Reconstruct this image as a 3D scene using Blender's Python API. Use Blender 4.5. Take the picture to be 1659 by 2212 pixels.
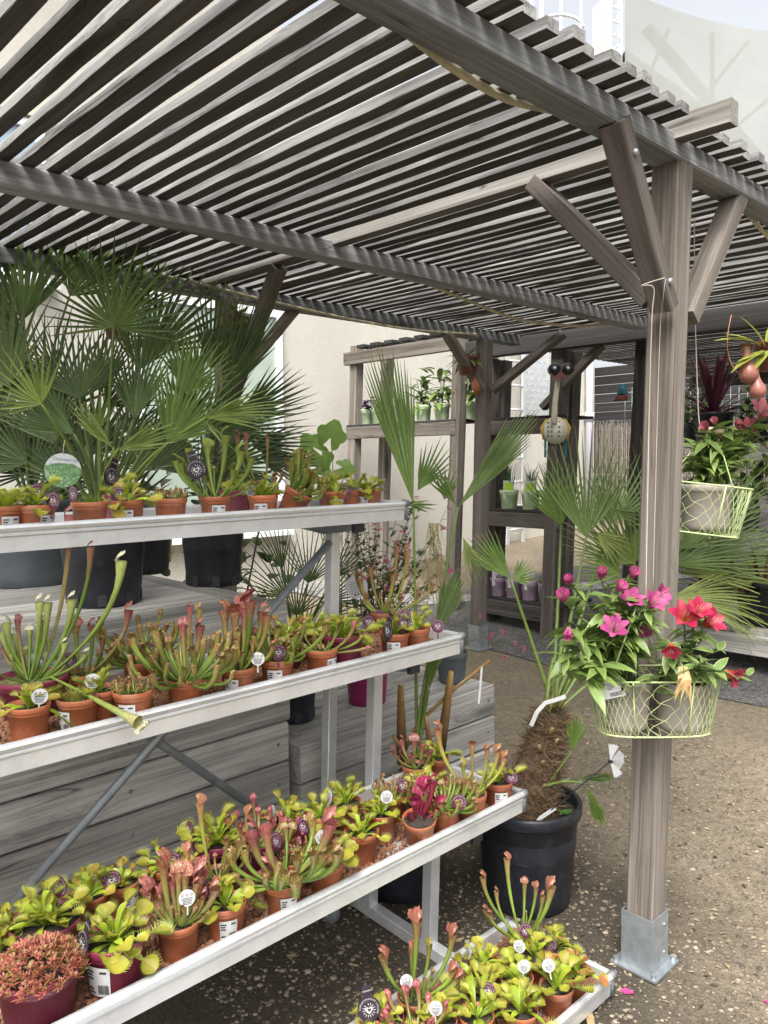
import bpy, math, random
import numpy as np
from mathutils import Vector, Matrix
random.seed(7)
rnd = random.Random(11)
R_ = math.radians
for o in list(bpy.data.objects): bpy.data.objects.remove(o)
scene = bpy.context.scene
COL = scene.collection

# ------------------------------------------------------------------ camera
# world axes: X and Y are the two directions of the timber roof, Z is up, the lens is 1.6 m above the paving
CAM_H = 1.6
PPX, PPY, FOC = 829.5, 1106.0, 1715.0          # principal point and focal length for a 1659 x 2212 picture
vA = Vector((2598.8-PPX, 979.8-PPY, FOC)).normalized()
vB = Vector((-839.4-PPX, 1013.3-PPY, FOC))
vB = (vB - vA*vB.dot(vA)).normalized()
vU = vA.cross(vB)
if vU.y > 0: vU = -vU
ROT = Matrix((vA, vB, vU))                     # lens vector (right, down, forward) -> world
CAM = Vector((0, 0, CAM_H))
RIGHT = ROT @ Vector((1, 0, 0)); UPV = ROT @ Vector((0, -1, 0)); FWD = ROT @ Vector((0, 0, 1))
cd = bpy.data.cameras.new('camera'); cam = bpy.data.objects.new('camera', cd); COL.objects.link(cam)
cd.sensor_fit = 'VERTICAL'; cd.sensor_height = 36.0; cd.sensor_width = 27.0
cd.lens = FOC/2212*36; cd.clip_start = 0.05; cd.clip_end = 500
cam.matrix_world = Matrix(((RIGHT.x, UPV.x, -FWD.x, 0), (RIGHT.y, UPV.y, -FWD.y, 0), (RIGHT.z, UPV.z, -FWD.z, CAM_H), (0, 0, 0, 1)))
scene.camera = cam

# ------------------------------------------------------------------ sky, sun, exposure
SUN_EL, SUN_AZ = R_(56), R_(236)
w = bpy.data.worlds.new('World'); scene.world = w; w.use_nodes = True
nt = w.node_tree; nt.nodes.clear()
out = nt.nodes.new('ShaderNodeOutputWorld'); bg = nt.nodes.new('ShaderNodeBackground')
sky = nt.nodes.new('ShaderNodeTexSky'); sky.sky_type = 'NISHITA'; sky.sun_disc = False
sky.sun_elevation = SUN_EL; sky.sun_rotation = SUN_AZ; sky.dust_density = 6.0; sky.air_density = 1.0; sky.ozone_density = 1.0
hs = nt.nodes.new('ShaderNodeHueSaturation'); hs.inputs['Saturation'].default_value = 0.22
nt.links.new(sky.outputs[0], hs.inputs['Color']); nt.links.new(hs.outputs[0], bg.inputs[0]); nt.links.new(bg.outputs[0], out.inputs[0])
bg.inputs[1].default_value = 0.15
sd = bpy.data.lights.new('sun', 'SUN'); so = bpy.data.objects.new('sun', sd); COL.objects.link(so)
sd.energy = 1.5; sd.angle = R_(22); sd.color = (1.0, 0.975, 0.94)
sdir = Vector((math.sin(SUN_AZ)*math.cos(SUN_EL), math.cos(SUN_AZ)*math.cos(SUN_EL), math.sin(SUN_EL)))
so.rotation_euler = sdir.to_track_quat('Z', 'Y').to_euler()
scene.view_settings.view_transform = 'Standard'; scene.view_settings.look = 'None'
scene.view_settings.exposure = 1.25; scene.view_settings.gamma = 1.0
scene.render.engine = 'CYCLES'
scene.cycles.max_bounces = 6; scene.cycles.diffuse_bounces = 3; scene.cycles.glossy_bounces = 2; scene.cycles.transmission_bounces = 3; scene.cycles.transparent_max_bounces = 6

# ------------------------------------------------------------------ pixel -> place helpers
def ray(x, y): return ROT @ Vector((x-PPX, y-PPY, FOC))
def at_z(x, y, z): d = ray(x, y); return CAM + d*((z-CAM_H)/d.z)
def at_y(x, y, Y): d = ray(x, y); return CAM + d*(Y/d.y)
def at_x(x, y, X): d = ray(x, y); return CAM + d*(X/d.x)
def at_d(x, y, dep): d = ray(x, y); return CAM + d*(dep/FOC)
def depth(p): return (Vector(p)-CAM).dot(FWD)
def ground_z(X, Y): return 0.066*((X+Y)/1.41421-2.35)
def at_g(x, y):
    d = ray(x, y); k = 0.066/1.41421
    return CAM + d*((-0.066*2.35-CAM_H)/(d.z-k*(d.x+d.y)))
LEAN = Vector((0.0172, -0.0167, 0))

# ------------------------------------------------------------------ materials
def shade(c, k): return tuple(x*k for x in c[:3])
def sock(node, name): return node.inputs[name]
def mk(name):
    m = bpy.data.materials.new(name); m.use_nodes = True
    n = m.node_tree.nodes; b = n['Principled BSDF']
    return m, n, m.node_tree.links, b
def ramp(n, l, fac, stops):
    r = n.new('ShaderNodeValToRGB'); e = r.color_ramp.elements
    e[0].position, e[0].color = stops[0][0], (*stops[0][1], 1)
    e[1].position, e[1].color = stops[1][0], (*stops[1][1], 1)
    for p, c in stops[2:]:
        k = e.new(p); k.color = (*c, 1)
    l.new(fac, r.inputs[0]); return r
def noise(n, l, vec, scale, detail=4, rough=0.6, dist=0.0):
    t = n.new('ShaderNodeTexNoise'); t.inputs['Scale'].default_value = scale; t.inputs['Detail'].default_value = detail
    t.inputs['Roughness'].default_value = rough; t.inputs['Distortion'].default_value = dist
    l.new(vec, t.inputs['Vector']); return t
def mixc(n, l, a, b, fac, mode='MIX'):
    m = n.new('ShaderNodeMix'); m.data_type = 'RGBA'; m.blend_type = mode
    def put(s, v):
        if isinstance(v, (int, float)): s.default_value = v
        elif isinstance(v, tuple): s.default_value = (*v, 1)
        else: l.new(v, s)
    put(m.inputs[0], fac); put(m.inputs[6], a); put(m.inputs[7], b); return m.outputs[2]
def bump(n, l, b, h, strength=0.3, dist=0.01):
    bp = n.new('ShaderNodeBump'); bp.inputs['Strength'].default_value = strength; bp.inputs['Distance'].default_value = dist
    l.new(h, bp.inputs['Height']); l.new(bp.outputs[0], b.inputs['Normal'])
def mat_plain(name, col, rough=0.5, metal=0.0, var=0.15, scale=12, bmp=0.0, spec=0.5, objvar=0.06, bloom=0.0):
    m, n, l, b = mk(name); tc = n.new('ShaderNodeTexCoord')
    t = noise(n, l, tc.outputs['Object'], scale, 6, 0.65)
    oi = n.new('ShaderNodeObjectInfo')
    lo = tuple(c*(1-var) for c in col); hi = tuple(min(1, c*(1+var)) for c in col)
    r = ramp(n, l, t.outputs['Fac'], [(0.3, lo), (0.7, hi)])
    vr = n.new('ShaderNodeMapRange'); l.new(oi.outputs['Random'], vr.inputs[0]); vr.inputs[3].default_value = 1-objvar; vr.inputs[4].default_value = 1+objvar
    hv = n.new('ShaderNodeHueSaturation'); l.new(r.outputs[0], hv.inputs['Color']); l.new(vr.outputs[0], hv.inputs['Value']); cc = hv.outputs[0]
    if bloom:
        t2 = noise(n, l, tc.outputs['Object'], 26, 8, 0.75, 0.5); bf = n.new('ShaderNodeMapRange'); l.new(t2.outputs['Fac'], bf.inputs[0]); bf.inputs[1].default_value = 0.52; bf.inputs[2].default_value = 0.8; bf.inputs[3].default_value = 0; bf.inputs[4].default_value = bloom; cc = mixc(n, l, cc, (0.45, 0.40, 0.35), bf.outputs[0])
    l.new(cc, b.inputs['Base Color']); b.inputs['Roughness'].default_value = rough; b.inputs['Metallic'].default_value = metal
    b.inputs['Specular IOR Level'].default_value = spec
    if bmp: bump(n, l, b, t.outputs['Fac'], bmp, 0.004)
    return m
def mat_wood(name, dark, light, grain=1.0, stain=(0.05, 0.05, 0.045), stain_amt=0.35, rough=0.85):
    m, n, l, b = mk(name); tc = n.new('ShaderNodeTexCoord'); oi = n.new('ShaderNodeObjectInfo')
    add = n.new('ShaderNodeVectorMath'); add.operation = 'MULTIPLY_ADD'
    comb = n.new('ShaderNodeCombineXYZ')
    for i in range(3): l.new(oi.outputs['Random'], comb.inputs[i])
    l.new(comb.outputs[0], add.inputs[0]); add.inputs[1].default_value = (17, 31, 23); l.new(tc.outputs['Object'], add.inputs[2])
    def mapped(sc, vec):
        q = n.new('ShaderNodeMapping'); q.inputs['Scale'].default_value = sc; l.new(vec, q.inputs['Vector']); return q.outputs[0]
    # knots: sparse cells whose grain bends round them
    kv = n.new('ShaderNodeTexVoronoi'); kv.inputs['Scale'].default_value = 1.0; l.new(mapped((1.3, 7.5, 7.5), add.outputs[0]), kv.inputs['Vector'])
    kd = n.new('ShaderNodeMapRange'); kd.interpolation_type = 'SMOOTHSTEP'; l.new(kv.outputs['Distance'], kd.inputs[0]); kd.inputs[1].default_value = 0.05; kd.inputs[2].default_value = 0.42; kd.inputs[3].default_value = 1; kd.inputs[4].default_value = 0
    ks = n.new('ShaderNodeSeparateColor'); l.new(kv.outputs['Color'], ks.inputs[0])
    kg = n.new('ShaderNodeMath'); kg.operation = 'GREATER_THAN'; l.new(ks.outputs[0], kg.inputs[0]); kg.inputs[1].default_value = 0.66
    km = n.new('ShaderNodeMath'); km.operation = 'MULTIPLY'; l.new(kd.outputs[0], km.inputs[0]); l.new(kg.outputs[0], km.inputs[1])
    bend = n.new('ShaderNodeVectorMath'); bend.operation = 'MULTIPLY_ADD'; kc = n.new('ShaderNodeCombineXYZ')
    for i in (1, 2): l.new(km.outputs[0], kc.inputs[i])
    l.new(kc.outputs[0], bend.inputs[0]); bend.inputs[1].default_value = (0, 0.035, 0.035); l.new(add.outputs[0], bend.inputs[2])
    G = bend.outputs[0]
    rings = noise(n, l, mapped((0.55, 30*grain, 30*grain), G), 1.0, 3, 0.5, 0.6)
    fine = noise(n, l, mapped((1.6, 170*grain, 170*grain), G), 1.0, 4, 0.65)
    hair = noise(n, l, mapped((5, 480*grain, 480*grain), G), 1.0, 2, 0.6)
    big = noise(n, l, mapped((2.0, 6, 6), add.outputs[0]), 1.4, 5, 0.6)
    def madd(x, k, y=None):
        q = n.new('ShaderNodeMath'); q.operation = 'MULTIPLY_ADD' if y is not None else 'MULTIPLY'; l.new(x, q.inputs[0]); q.inputs[1].default_value = k
        if y is not None: l.new(y, q.inputs[2])
        return q
    ma = madd(rings.outputs['Fac'], 0.42, madd(fine.outputs['Fac'], 0.38, madd(hair.outputs['Fac'], 0.20).outputs[0]).outputs[0])
    r = ramp(n, l, ma.outputs[0], [(0.36, dark), (0.62, light)])
    # splits: thin dark lines along the board
    cr = noise(n, l, mapped((0.8, 22*grain, 22*grain), G), 1.0, 2, 0.4, 0.3)
    cm = n.new('ShaderNodeMath'); cm.operation = 'SUBTRACT'; l.new(cr.outputs['Fac'], cm.inputs[0]); cm.inputs[1].default_value = 0.5
    ca = n.new('ShaderNodeMath'); ca.operation = 'ABSOLUTE'; l.new(cm.outputs[0], ca.inputs[0])
    cf = n.new('ShaderNodeMapRange'); l.new(ca.outputs[0], cf.inputs[0]); cf.inputs[1].default_value = 0.002; cf.inputs[2].default_value = 0.012; cf.inputs[3].default_value = 0.75; cf.inputs[4].default_value = 0
    cg = n.new('ShaderNodeMapRange'); l.new(big.outputs['Fac'], cg.inputs[0]); cg.inputs[1].default_value = 0.5; cg.inputs[2].default_value = 0.62
    cx = n.new('ShaderNodeMath'); cx.operation = 'MULTIPLY'; l.new(cf.outputs[0], cx.inputs[0]); l.new(cg.outputs[0], cx.inputs[1])
    sf = n.new('ShaderNodeMapRange'); l.new(big.outputs['Fac'], sf.inputs[0]); sf.inputs[1].default_value = 0.50; sf.inputs[2].default_value = 0.75; sf.inputs[3].default_value = 0; sf.inputs[4].default_value = stain_amt
    c = mixc(n, l, r.outputs[0], stain, sf.outputs[0]); c = mixc(n, l, c, shade(dark, .25), cx.outputs[0])
    kk = n.new('ShaderNodeMath'); kk.operation = 'POWER'; l.new(km.outputs[0], kk.inputs[0]); kk.inputs[1].default_value = 3.0
    kq = n.new('ShaderNodeMath'); kq.operation = 'MULTIPLY'; l.new(kk.outputs[0], kq.inputs[0]); kq.inputs[1].default_value = 0.8; c = mixc(n, l, c, shade(dark, .55), kq.outputs[0])
    # per-board tone
    vr = n.new('ShaderNodeMapRange'); l.new(oi.outputs['Random'], vr.inputs[0]); vr.inputs[3].default_value = 0.72; vr.inputs[4].default_value = 1.22
    hv = n.new('ShaderNodeHueSaturation'); l.new(c, hv.inputs['Color']); l.new(vr.outputs[0], hv.inputs['Value'])
    l.new(hv.outputs[0], b.inputs['Base Color']); b.inputs['Roughness'].default_value = rough; b.inputs['Specular IOR Level'].default_value = 0.25
    bump(n, l, b, ma.outputs[0], 0.55, 0.003)
    return m
def mat_plant(name, rough=0.42, trans=0.3, vein=False):
    m, n, l, b = mk(name); at = n.new('ShaderNodeAttribute'); at.attribute_name = 'Col'
    tc = n.new('ShaderNodeTexCoord'); t = noise(n, l, tc.outputs['Object'], 45, 4, 0.6); oi = n.new('ShaderNodeObjectInfo')
    vr = n.new('ShaderNodeMapRange'); l.new(t.outputs['Fac'], vr.inputs[0]); vr.inputs[3].default_value = 0.68; vr.inputs[4].default_value = 1.32
    vo = n.new('ShaderNodeMapRange'); l.new(oi.outputs['Random'], vo.inputs[0]); vo.inputs[3].default_value = 0.8; vo.inputs[4].default_value = 1.2
    mu = n.new('ShaderNodeMath'); mu.operation = 'MULTIPLY'; l.new(vr.outputs[0], mu.inputs[0]); l.new(vo.outputs[0], mu.inputs[1])
    hv = n.new('ShaderNodeHueSaturation'); l.new(at.outputs['Color'], hv.inputs['Color']); l.new(mu.outputs[0], hv.inputs['Value'])
    c = hv.outputs[0]
    if vein:
        v = n.new('ShaderNodeTexVoronoi'); v.feature = 'DISTANCE_TO_EDGE'; v.inputs['Scale'].default_value = 150
        mp = n.new('ShaderNodeMapping'); mp.inputs['Scale'].default_value = (1, 1, 0.45); l.new(tc.outputs['Object'], mp.inputs['Vector']); l.new(mp.outputs[0], v.inputs['Vector'])
        mr = n.new('ShaderNodeMapRange'); l.new(v.outputs['Distance'], mr.inputs[0]); mr.inputs[1].default_value = 0.0; mr.inputs[2].default_value = 0.16; mr.inputs[3].default_value = 1; mr.inputs[4].default_value = 0
        mm = n.new('ShaderNodeMath'); mm.operation = 'MULTIPLY'; l.new(mr.outputs[0], mm.inputs[0]); l.new(at.outputs['Alpha'], mm.inputs[1])
        c = mixc(n, l, c, (0.27, 0.035, 0.04), mm.outputs[0])
    l.new(c, b.inputs['Base Color']); b.inputs['Roughness'].default_value = rough
    tr = n.new('ShaderNodeBsdfTranslucent'); l.new(c, tr.inputs['Color']); ms = n.new('ShaderNodeMixShader'); ms.inputs[0].default_value = trans
    o = n['Material Output']; l.new(b.outputs[0], ms.inputs[1]); l.new(tr.outputs[0], ms.inputs[2]); l.new(ms.outputs[0], o.inputs['Surface'])
    return m
M = {}
M['slat'] = mat_wood('silvered_slat_wood', (0.11, 0.108, 0.103), (0.38, 0.375, 0.362), 1.0, (0.08, 0.075, 0.067), 0.65)
M['slat_under'] = mat_wood('shade_darkened_slat_wood', (0.026, 0.024, 0.021), (0.088, 0.082, 0.072), 1.0, (0.012, 0.012, 0.012), 0.3)  # brown slat wood, darkened further to paint in the shade on the undersides
M['beam'] = mat_wood('weathered_beam_wood', (0.11, 0.114, 0.115), (0.35, 0.358, 0.358), 1.0)
M['post'] = mat_wood('silvered_post_wood', (0.078, 0.063, 0.050), (0.275, 0.242, 0.208), 0.75, (0.06, 0.05, 0.042), 0.5)
M['newwood'] = mat_wood('pale_rafter_wood', (0.12, 0.112, 0.098), (0.31, 0.29, 0.26), 0.8, (0.15, 0.13, 0.10), 0.3)
M['brace'] = mat_wood('brown_brace_wood', (0.085, 0.072, 0.062), (0.20, 0.175, 0.155), 0.8, (0.05, 0.04, 0.032), 0.3)
M['sleeper'] = mat_wood('grey_sleeper_wood', (0.19, 0.183, 0.168), (0.55, 0.53, 0.492), 0.8, (0.09, 0.088, 0.08), 0.45)
M['darkwood'] = mat_wood('dark_stained_wood', (0.013, 0.012, 0.012), (0.055, 0.051, 0.049), 0.8)
M['midwood'] = mat_wood('brown_shelf_wood', (0.045, 0.039, 0.034), (0.145, 0.128, 0.114), 0.8, (0.03, 0.026, 0.022), 0.4)
M['alu'] = mat_plain('brushed_aluminium', (0.72, 0.735, 0.74), 0.36, 0.55, 0.10, 9, 0.05, bloom=.45)
M['galv'] = mat_plain('galvanised_steel', (0.36, 0.39, 0.41), 0.5, 0.7, 0.22, 22, 0.05)
M['greycap'] = mat_plain('grey_plastic_cap', (0.16, 0.17, 0.18), 0.5)
M['blackcap'] = mat_plain('black_plastic_cap', (0.02, 0.022, 0.03), 0.45)
M['terra'] = mat_plain('terracotta_plastic', (0.36, 0.112, 0.046), 0.48, 0, 0.14, 14, objvar=.22, bloom=.35)
M['maroon'] = mat_plain('maroon_plastic', (0.17, 0.020, 0.048), 0.42, 0, 0.14, 12, objvar=.18, bloom=.15)
M['magenta'] = mat_plain('magenta_plastic', (0.27, 0.012, 0.10), 0.45, 0, 0.1, 9)
M['black'] = mat_plain('black_plastic', (0.014, 0.016, 0.022), 0.45, 0, 0.35, 8, bloom=.10)
M['grey_pot'] = mat_plain('grey_plastic', (0.085, 0.10, 0.11), 0.55, 0, 0.2, 10)
M['lime'] = mat_plain('lime_plastic', (0.32, 0.52, 0.02), 0.45)
M['taupe'] = mat_plain('taupe_plastic', (0.30, 0.265, 0.235), 0.55, 0, 0.07, 10)
M['lilac'] = mat_plain('lilac_plastic', (0.44, 0.33, 0.43), 0.5, 0, 0.35, 9)
M['mint'] = mat_plain('green_white_printed_plastic', (0.52, 0.66, 0.40), 0.5, 0, 0.35, 16)
M['soil'] = mat_plain('potting_soil', (0.035, 0.026, 0.019), 0.95, 0, 0.7, 90, 0.8)
M['moss'] = mat_plain('moss', (0.15, 0.15, 0.045), 0.95, 0, 0.6, 80, 0.8)
M['clay'] = mat_plain('clay_pebble', (0.21, 0.098, 0.052), 0.9, 0, 0.35, 60, 0.3)
M['white'] = mat_plain('white_card', (0.50, 0.50, 0.49), 0.5, 0, 0.03)
M['print'] = mat_plain('dark_print', (0.03, 0.03, 0.035), 0.6)
M['purple'] = mat_plain('aubergine_card', (0.085, 0.012, 0.045), 0.38, 0, 0.1)
M['darkcard'] = mat_plain('black_card', (0.022, 0.012, 0.022), 0.38, 0, 0.1)
M['plant'] = mat_plant('leaf_tissue', 0.42, 0.28)
M['pitcher'] = mat_plant('pitcher_tissue', 0.36, 0.22, True)
M['palm'] = mat_plant('palm_leaf', 0.38, 0.22)
M['petal'] = mat_plant('petal', 0.5, 0.35)
M['trunkfibre'] = mat_plain('palm_fibre', (0.085, 0.055, 0.034), 0.95, 0, 0.55, 60, 0.8)
M['straw'] = mat_plain('straw', (0.50, 0.36, 0.16), 0.8, 0, 0.3)
M['hose'] = mat_plain('old_hose', (0.42, 0.38, 0.25), 0.6, 0, 0.25, 10)
M['cord'] = mat_plain('cord', (0.42, 0.36, 0.30), 0.8)
M['wiregreen'] = mat_plain('pale_green_wire', (0.42, 0.50, 0.24), 0.4, 0, 0.12)
M['cream'] = mat_plain('cream_ceramic', (0.62, 0.58, 0.46), 0.45, 0, 0.12)
M['yellow'] = mat_plain('ochre_paint', (0.55, 0.36, 0.06), 0.5)
M['teal'] = mat_plain('teal_paint', (0.02, 0.16, 0.20), 0.45)
M['redpaint'] = mat_plain('dull_red_paint', (0.15, 0.04, 0.03), 0.5)
M['whitepaint'] = mat_plain('white_paint', (0.78, 0.79, 0.80), 0.4, 0, 0.04)
M['lilacpipe'] = mat_plain('grey_lilac_pipe', (0.52, 0.50, 0.56), 0.5, 0, 0.05)
M['reed'] = mat_plain('dry_reed', (0.27, 0.23, 0.185), 0.9, 0, 0.45, 40)
M['palewood'] = mat_wood('turned_pale_wood', (0.55, 0.42, 0.25), (0.70, 0.56, 0.36), 1.5, (0.5, 0.4, 0.25), 0.1)

# ------------------------------------------------------------------ mesh builder
class MB:
    def __init__(s): s.v = []; s.f = []; s.c = []; s.mi = []
    def add(s, vs, fs, col=(1, 1, 1, 0), mi=0):
        b = len(s.v); s.v += [tuple(p) for p in vs]
        if isinstance(col, list): s.c += col
        else: s.c += [col]*len(vs)
        s.f += [tuple(i+b for i in f) for f in fs]; s.mi += [mi]*len(fs)
    def box(s, c, d, col=(1, 1, 1, 0), mi=0, rot=None):
        vs = []
        for x in (-.5, .5):
            for y in (-.5, .5):
                for z in (-.5, .5):
                    p = Vector((x*d[0], y*d[1], z*d[2]))
                    if rot: p = rot @ p
                    vs.append(p+Vector(c))
        s.add(vs, [(0, 1, 3, 2), (4, 6, 7, 5), (0, 4, 5, 1), (2, 3, 7, 6), (0, 2, 6, 4), (1, 5, 7, 3)], col, mi)
    def tube(s, pts, rad, seg=6, col=(1, 1, 1, 0), cap=True, mi=0, flat=1.0):
        pts = [Vector(p) for p in pts]; n = len(pts)
        if not isinstance(rad, (list, tuple)): rad = [rad]*n
        vs = []; cols = []; prev = None
        for i, p in enumerate(pts):
            t = (pts[min(i+1, n-1)]-pts[max(i-1, 0)]).normalized()
            a = prev if prev is not None else (Vector((0, 0, 1)) if abs(t.z) < .9 else Vector((1, 0, 0)))
            u = (a - t*a.dot(t))
            if u.length < 1e-6: u = Vector((1, 0, 0)) - t*t.x
            u.normalize(); prev = u; q = t.cross(u)
            for k in range(seg):
                an = 2*math.pi*k/seg
                vs.append(p + (u*math.cos(an)*flat + q*math.sin(an))*rad[i])
                cols.append(col[i] if isinstance(col, list) else col)
        fs = [(i*seg+k, i*seg+(k+1) % seg, (i+1)*seg+(k+1) % seg, (i+1)*seg+k) for i in range(n-1) for k in range(seg)]
        if cap: fs += [tuple(range(seg-1, -1, -1)), tuple((n-1)*seg+k for k in range(seg))]
        s.add(vs, fs, cols, mi)
    def lathe(s, prof, seg=28, col=(1, 1, 1, 0), mi=0):
        vs = [(r*math.cos(2*math.pi*k/seg), r*math.sin(2*math.pi*k/seg), z) for r, z in prof for k in range(seg)]
        fs = [(i*seg+k, i*seg+(k+1) % seg, (i+1)*seg+(k+1) % seg, (i+1)*seg+k) for i in range(len(prof)-1) for k in range(seg)]
        s.add(vs, fs, col, mi)
    def mesh(s, name, mats, smooth=True):
        me = bpy.data.meshes.new(name); me.from_pydata(s.v, [], s.f)
        for m in (mats if isinstance(mats, (list, tuple)) else [mats]): me.materials.append(m)
        if any(s.mi): me.polygons.foreach_set('material_index', s.mi)
        ca = me.color_attributes.new('Col', 'FLOAT_COLOR', 'POINT')
        ca.data.foreach_set('color', np.array([c if len(c) == 4 else (*c, 0) for c in s.c], dtype=np.float32).ravel())
        if smooth: me.shade_smooth()
        me.update(); return me
    def build(s, name, mats, parent=None, smooth=True, loc=None):
        return link(name, s.mesh(name, mats, smooth), parent, loc)
def link(name, me, parent=None, loc=None, mat=None):
    o = bpy.data.objects.new(name, me); COL.objects.link(o)
    if parent is not None: o.parent = parent
    if mat is not None: o.matrix_local = mat
    elif loc is not None: o.location = loc
    return o
def tag(o, label=None, cat=None, group=None, kind=None):
    if label: o['label'] = label
    if cat: o['category'] = cat
    if group: o['group'] = group
    if kind: o['kind'] = kind
    return o
def empty(name, loc, label=None, cat=None, group=None):
    o = bpy.data.objects.new(name, None); COL.objects.link(o); o.location = loc; o.empty_display_size = 0.02
    return tag(o, label, cat, group)
def rel(parent, M_): return Matrix.Translation(-Vector(parent.location)) @ M_
def frame(o, x=None, y=None, z=None):
    """matrix with origin o from two given axes (the first one exact)"""
    if x is not None and z is not None:
        X = Vector(x).normalized(); Z = (Vector(z)-X*Vector(z).dot(X)).normalized(); Y = Z.cross(X)
    elif y is not None and z is not None:
        Y = Vector(y).normalized(); Z = (Vector(z)-Y*Vector(z).dot(Y)).normalized(); X = Y.cross(Z)
    return Matrix(((X.x, Y.x, Z.x, o[0]), (X.y, Y.y, Z.y, o[1]), (X.z, Y.z, Z.z, o[2]), (0, 0, 0, 1)))
def plank_mesh(name, L, W, H, mat, seed=0, cham=0.004, rough=0.0012, n=8, warp=0.003, under=None):
    """board along local X, chamfered, a little uneven"""
    r = random.Random(seed); mb = MB(); vs = []
    sec = [(-W/2+cham, -H/2), (W/2-cham, -H/2), (W/2, -H/2+cham), (W/2, H/2-cham), (W/2-cham, H/2), (-W/2+cham, H/2), (-W/2, H/2-cham), (-W/2, -H/2+cham)]
    a, b = r.uniform(-warp, warp), r.uniform(-warp, warp)
    for i in range(n):
        t = i/(n-1); oy = a*math.sin(math.pi*t); oz = b*math.sin(math.pi*t)
        for y, z in sec: vs.append(((t-.5)*L, y+oy+r.uniform(-rough, rough), z+oz+r.uniform(-rough, rough)))
    fs = [(i*8+k, i*8+(k+1) % 8, (i+1)*8+(k+1) % 8, (i+1)*8+k) for i in range(n-1) for k in range(8)]
    fs = [tuple(reversed(f)) for f in fs] + [tuple(range(8)), tuple((n-1)*8+7-k for k in range(8))]
    mb.add(vs, fs)
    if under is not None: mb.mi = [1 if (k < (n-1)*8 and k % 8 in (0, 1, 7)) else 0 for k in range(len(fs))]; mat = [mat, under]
    return mb.mesh(name, mat, smooth=False)
_seed = [100]
def plank(name, p0, p1, W, H, mat, parent, up=(0, 0, 1), cham=0.004, rough=0.0012, warp=0.002, under=None):
    p0 = Vector(p0); p1 = Vector(p1); _seed[0] += 1
    me = plank_mesh(name, (p1-p0).length, W, H, mat, _seed[0], cham, rough, 6, warp, under)
    m = frame((p0+p1)/2, x=p1-p0, z=up)
    return link(name, me, parent, mat=rel(parent, m) if parent else m)
def bez(a, b, c, n=8):
    a, b, c = Vector(a), Vector(b), Vector(c)
    return [a*(1-t)**2 + b*2*t*(1-t) + c*t*t for t in [i/(n-1) for i in range(n)]]
def bez3(a, b, c, d, n=10):
    a, b, c, d = Vector(a), Vector(b), Vector(c), Vector(d)
    return [a*(1-t)**3 + b*3*t*(1-t)**2 + c*3*t*t*(1-t) + d*t**3 for t in [i/(n-1) for i in range(n)]]
def lerp(a, b, t): return tuple(x+(y-x)*t for x, y in zip(a, b))
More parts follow.
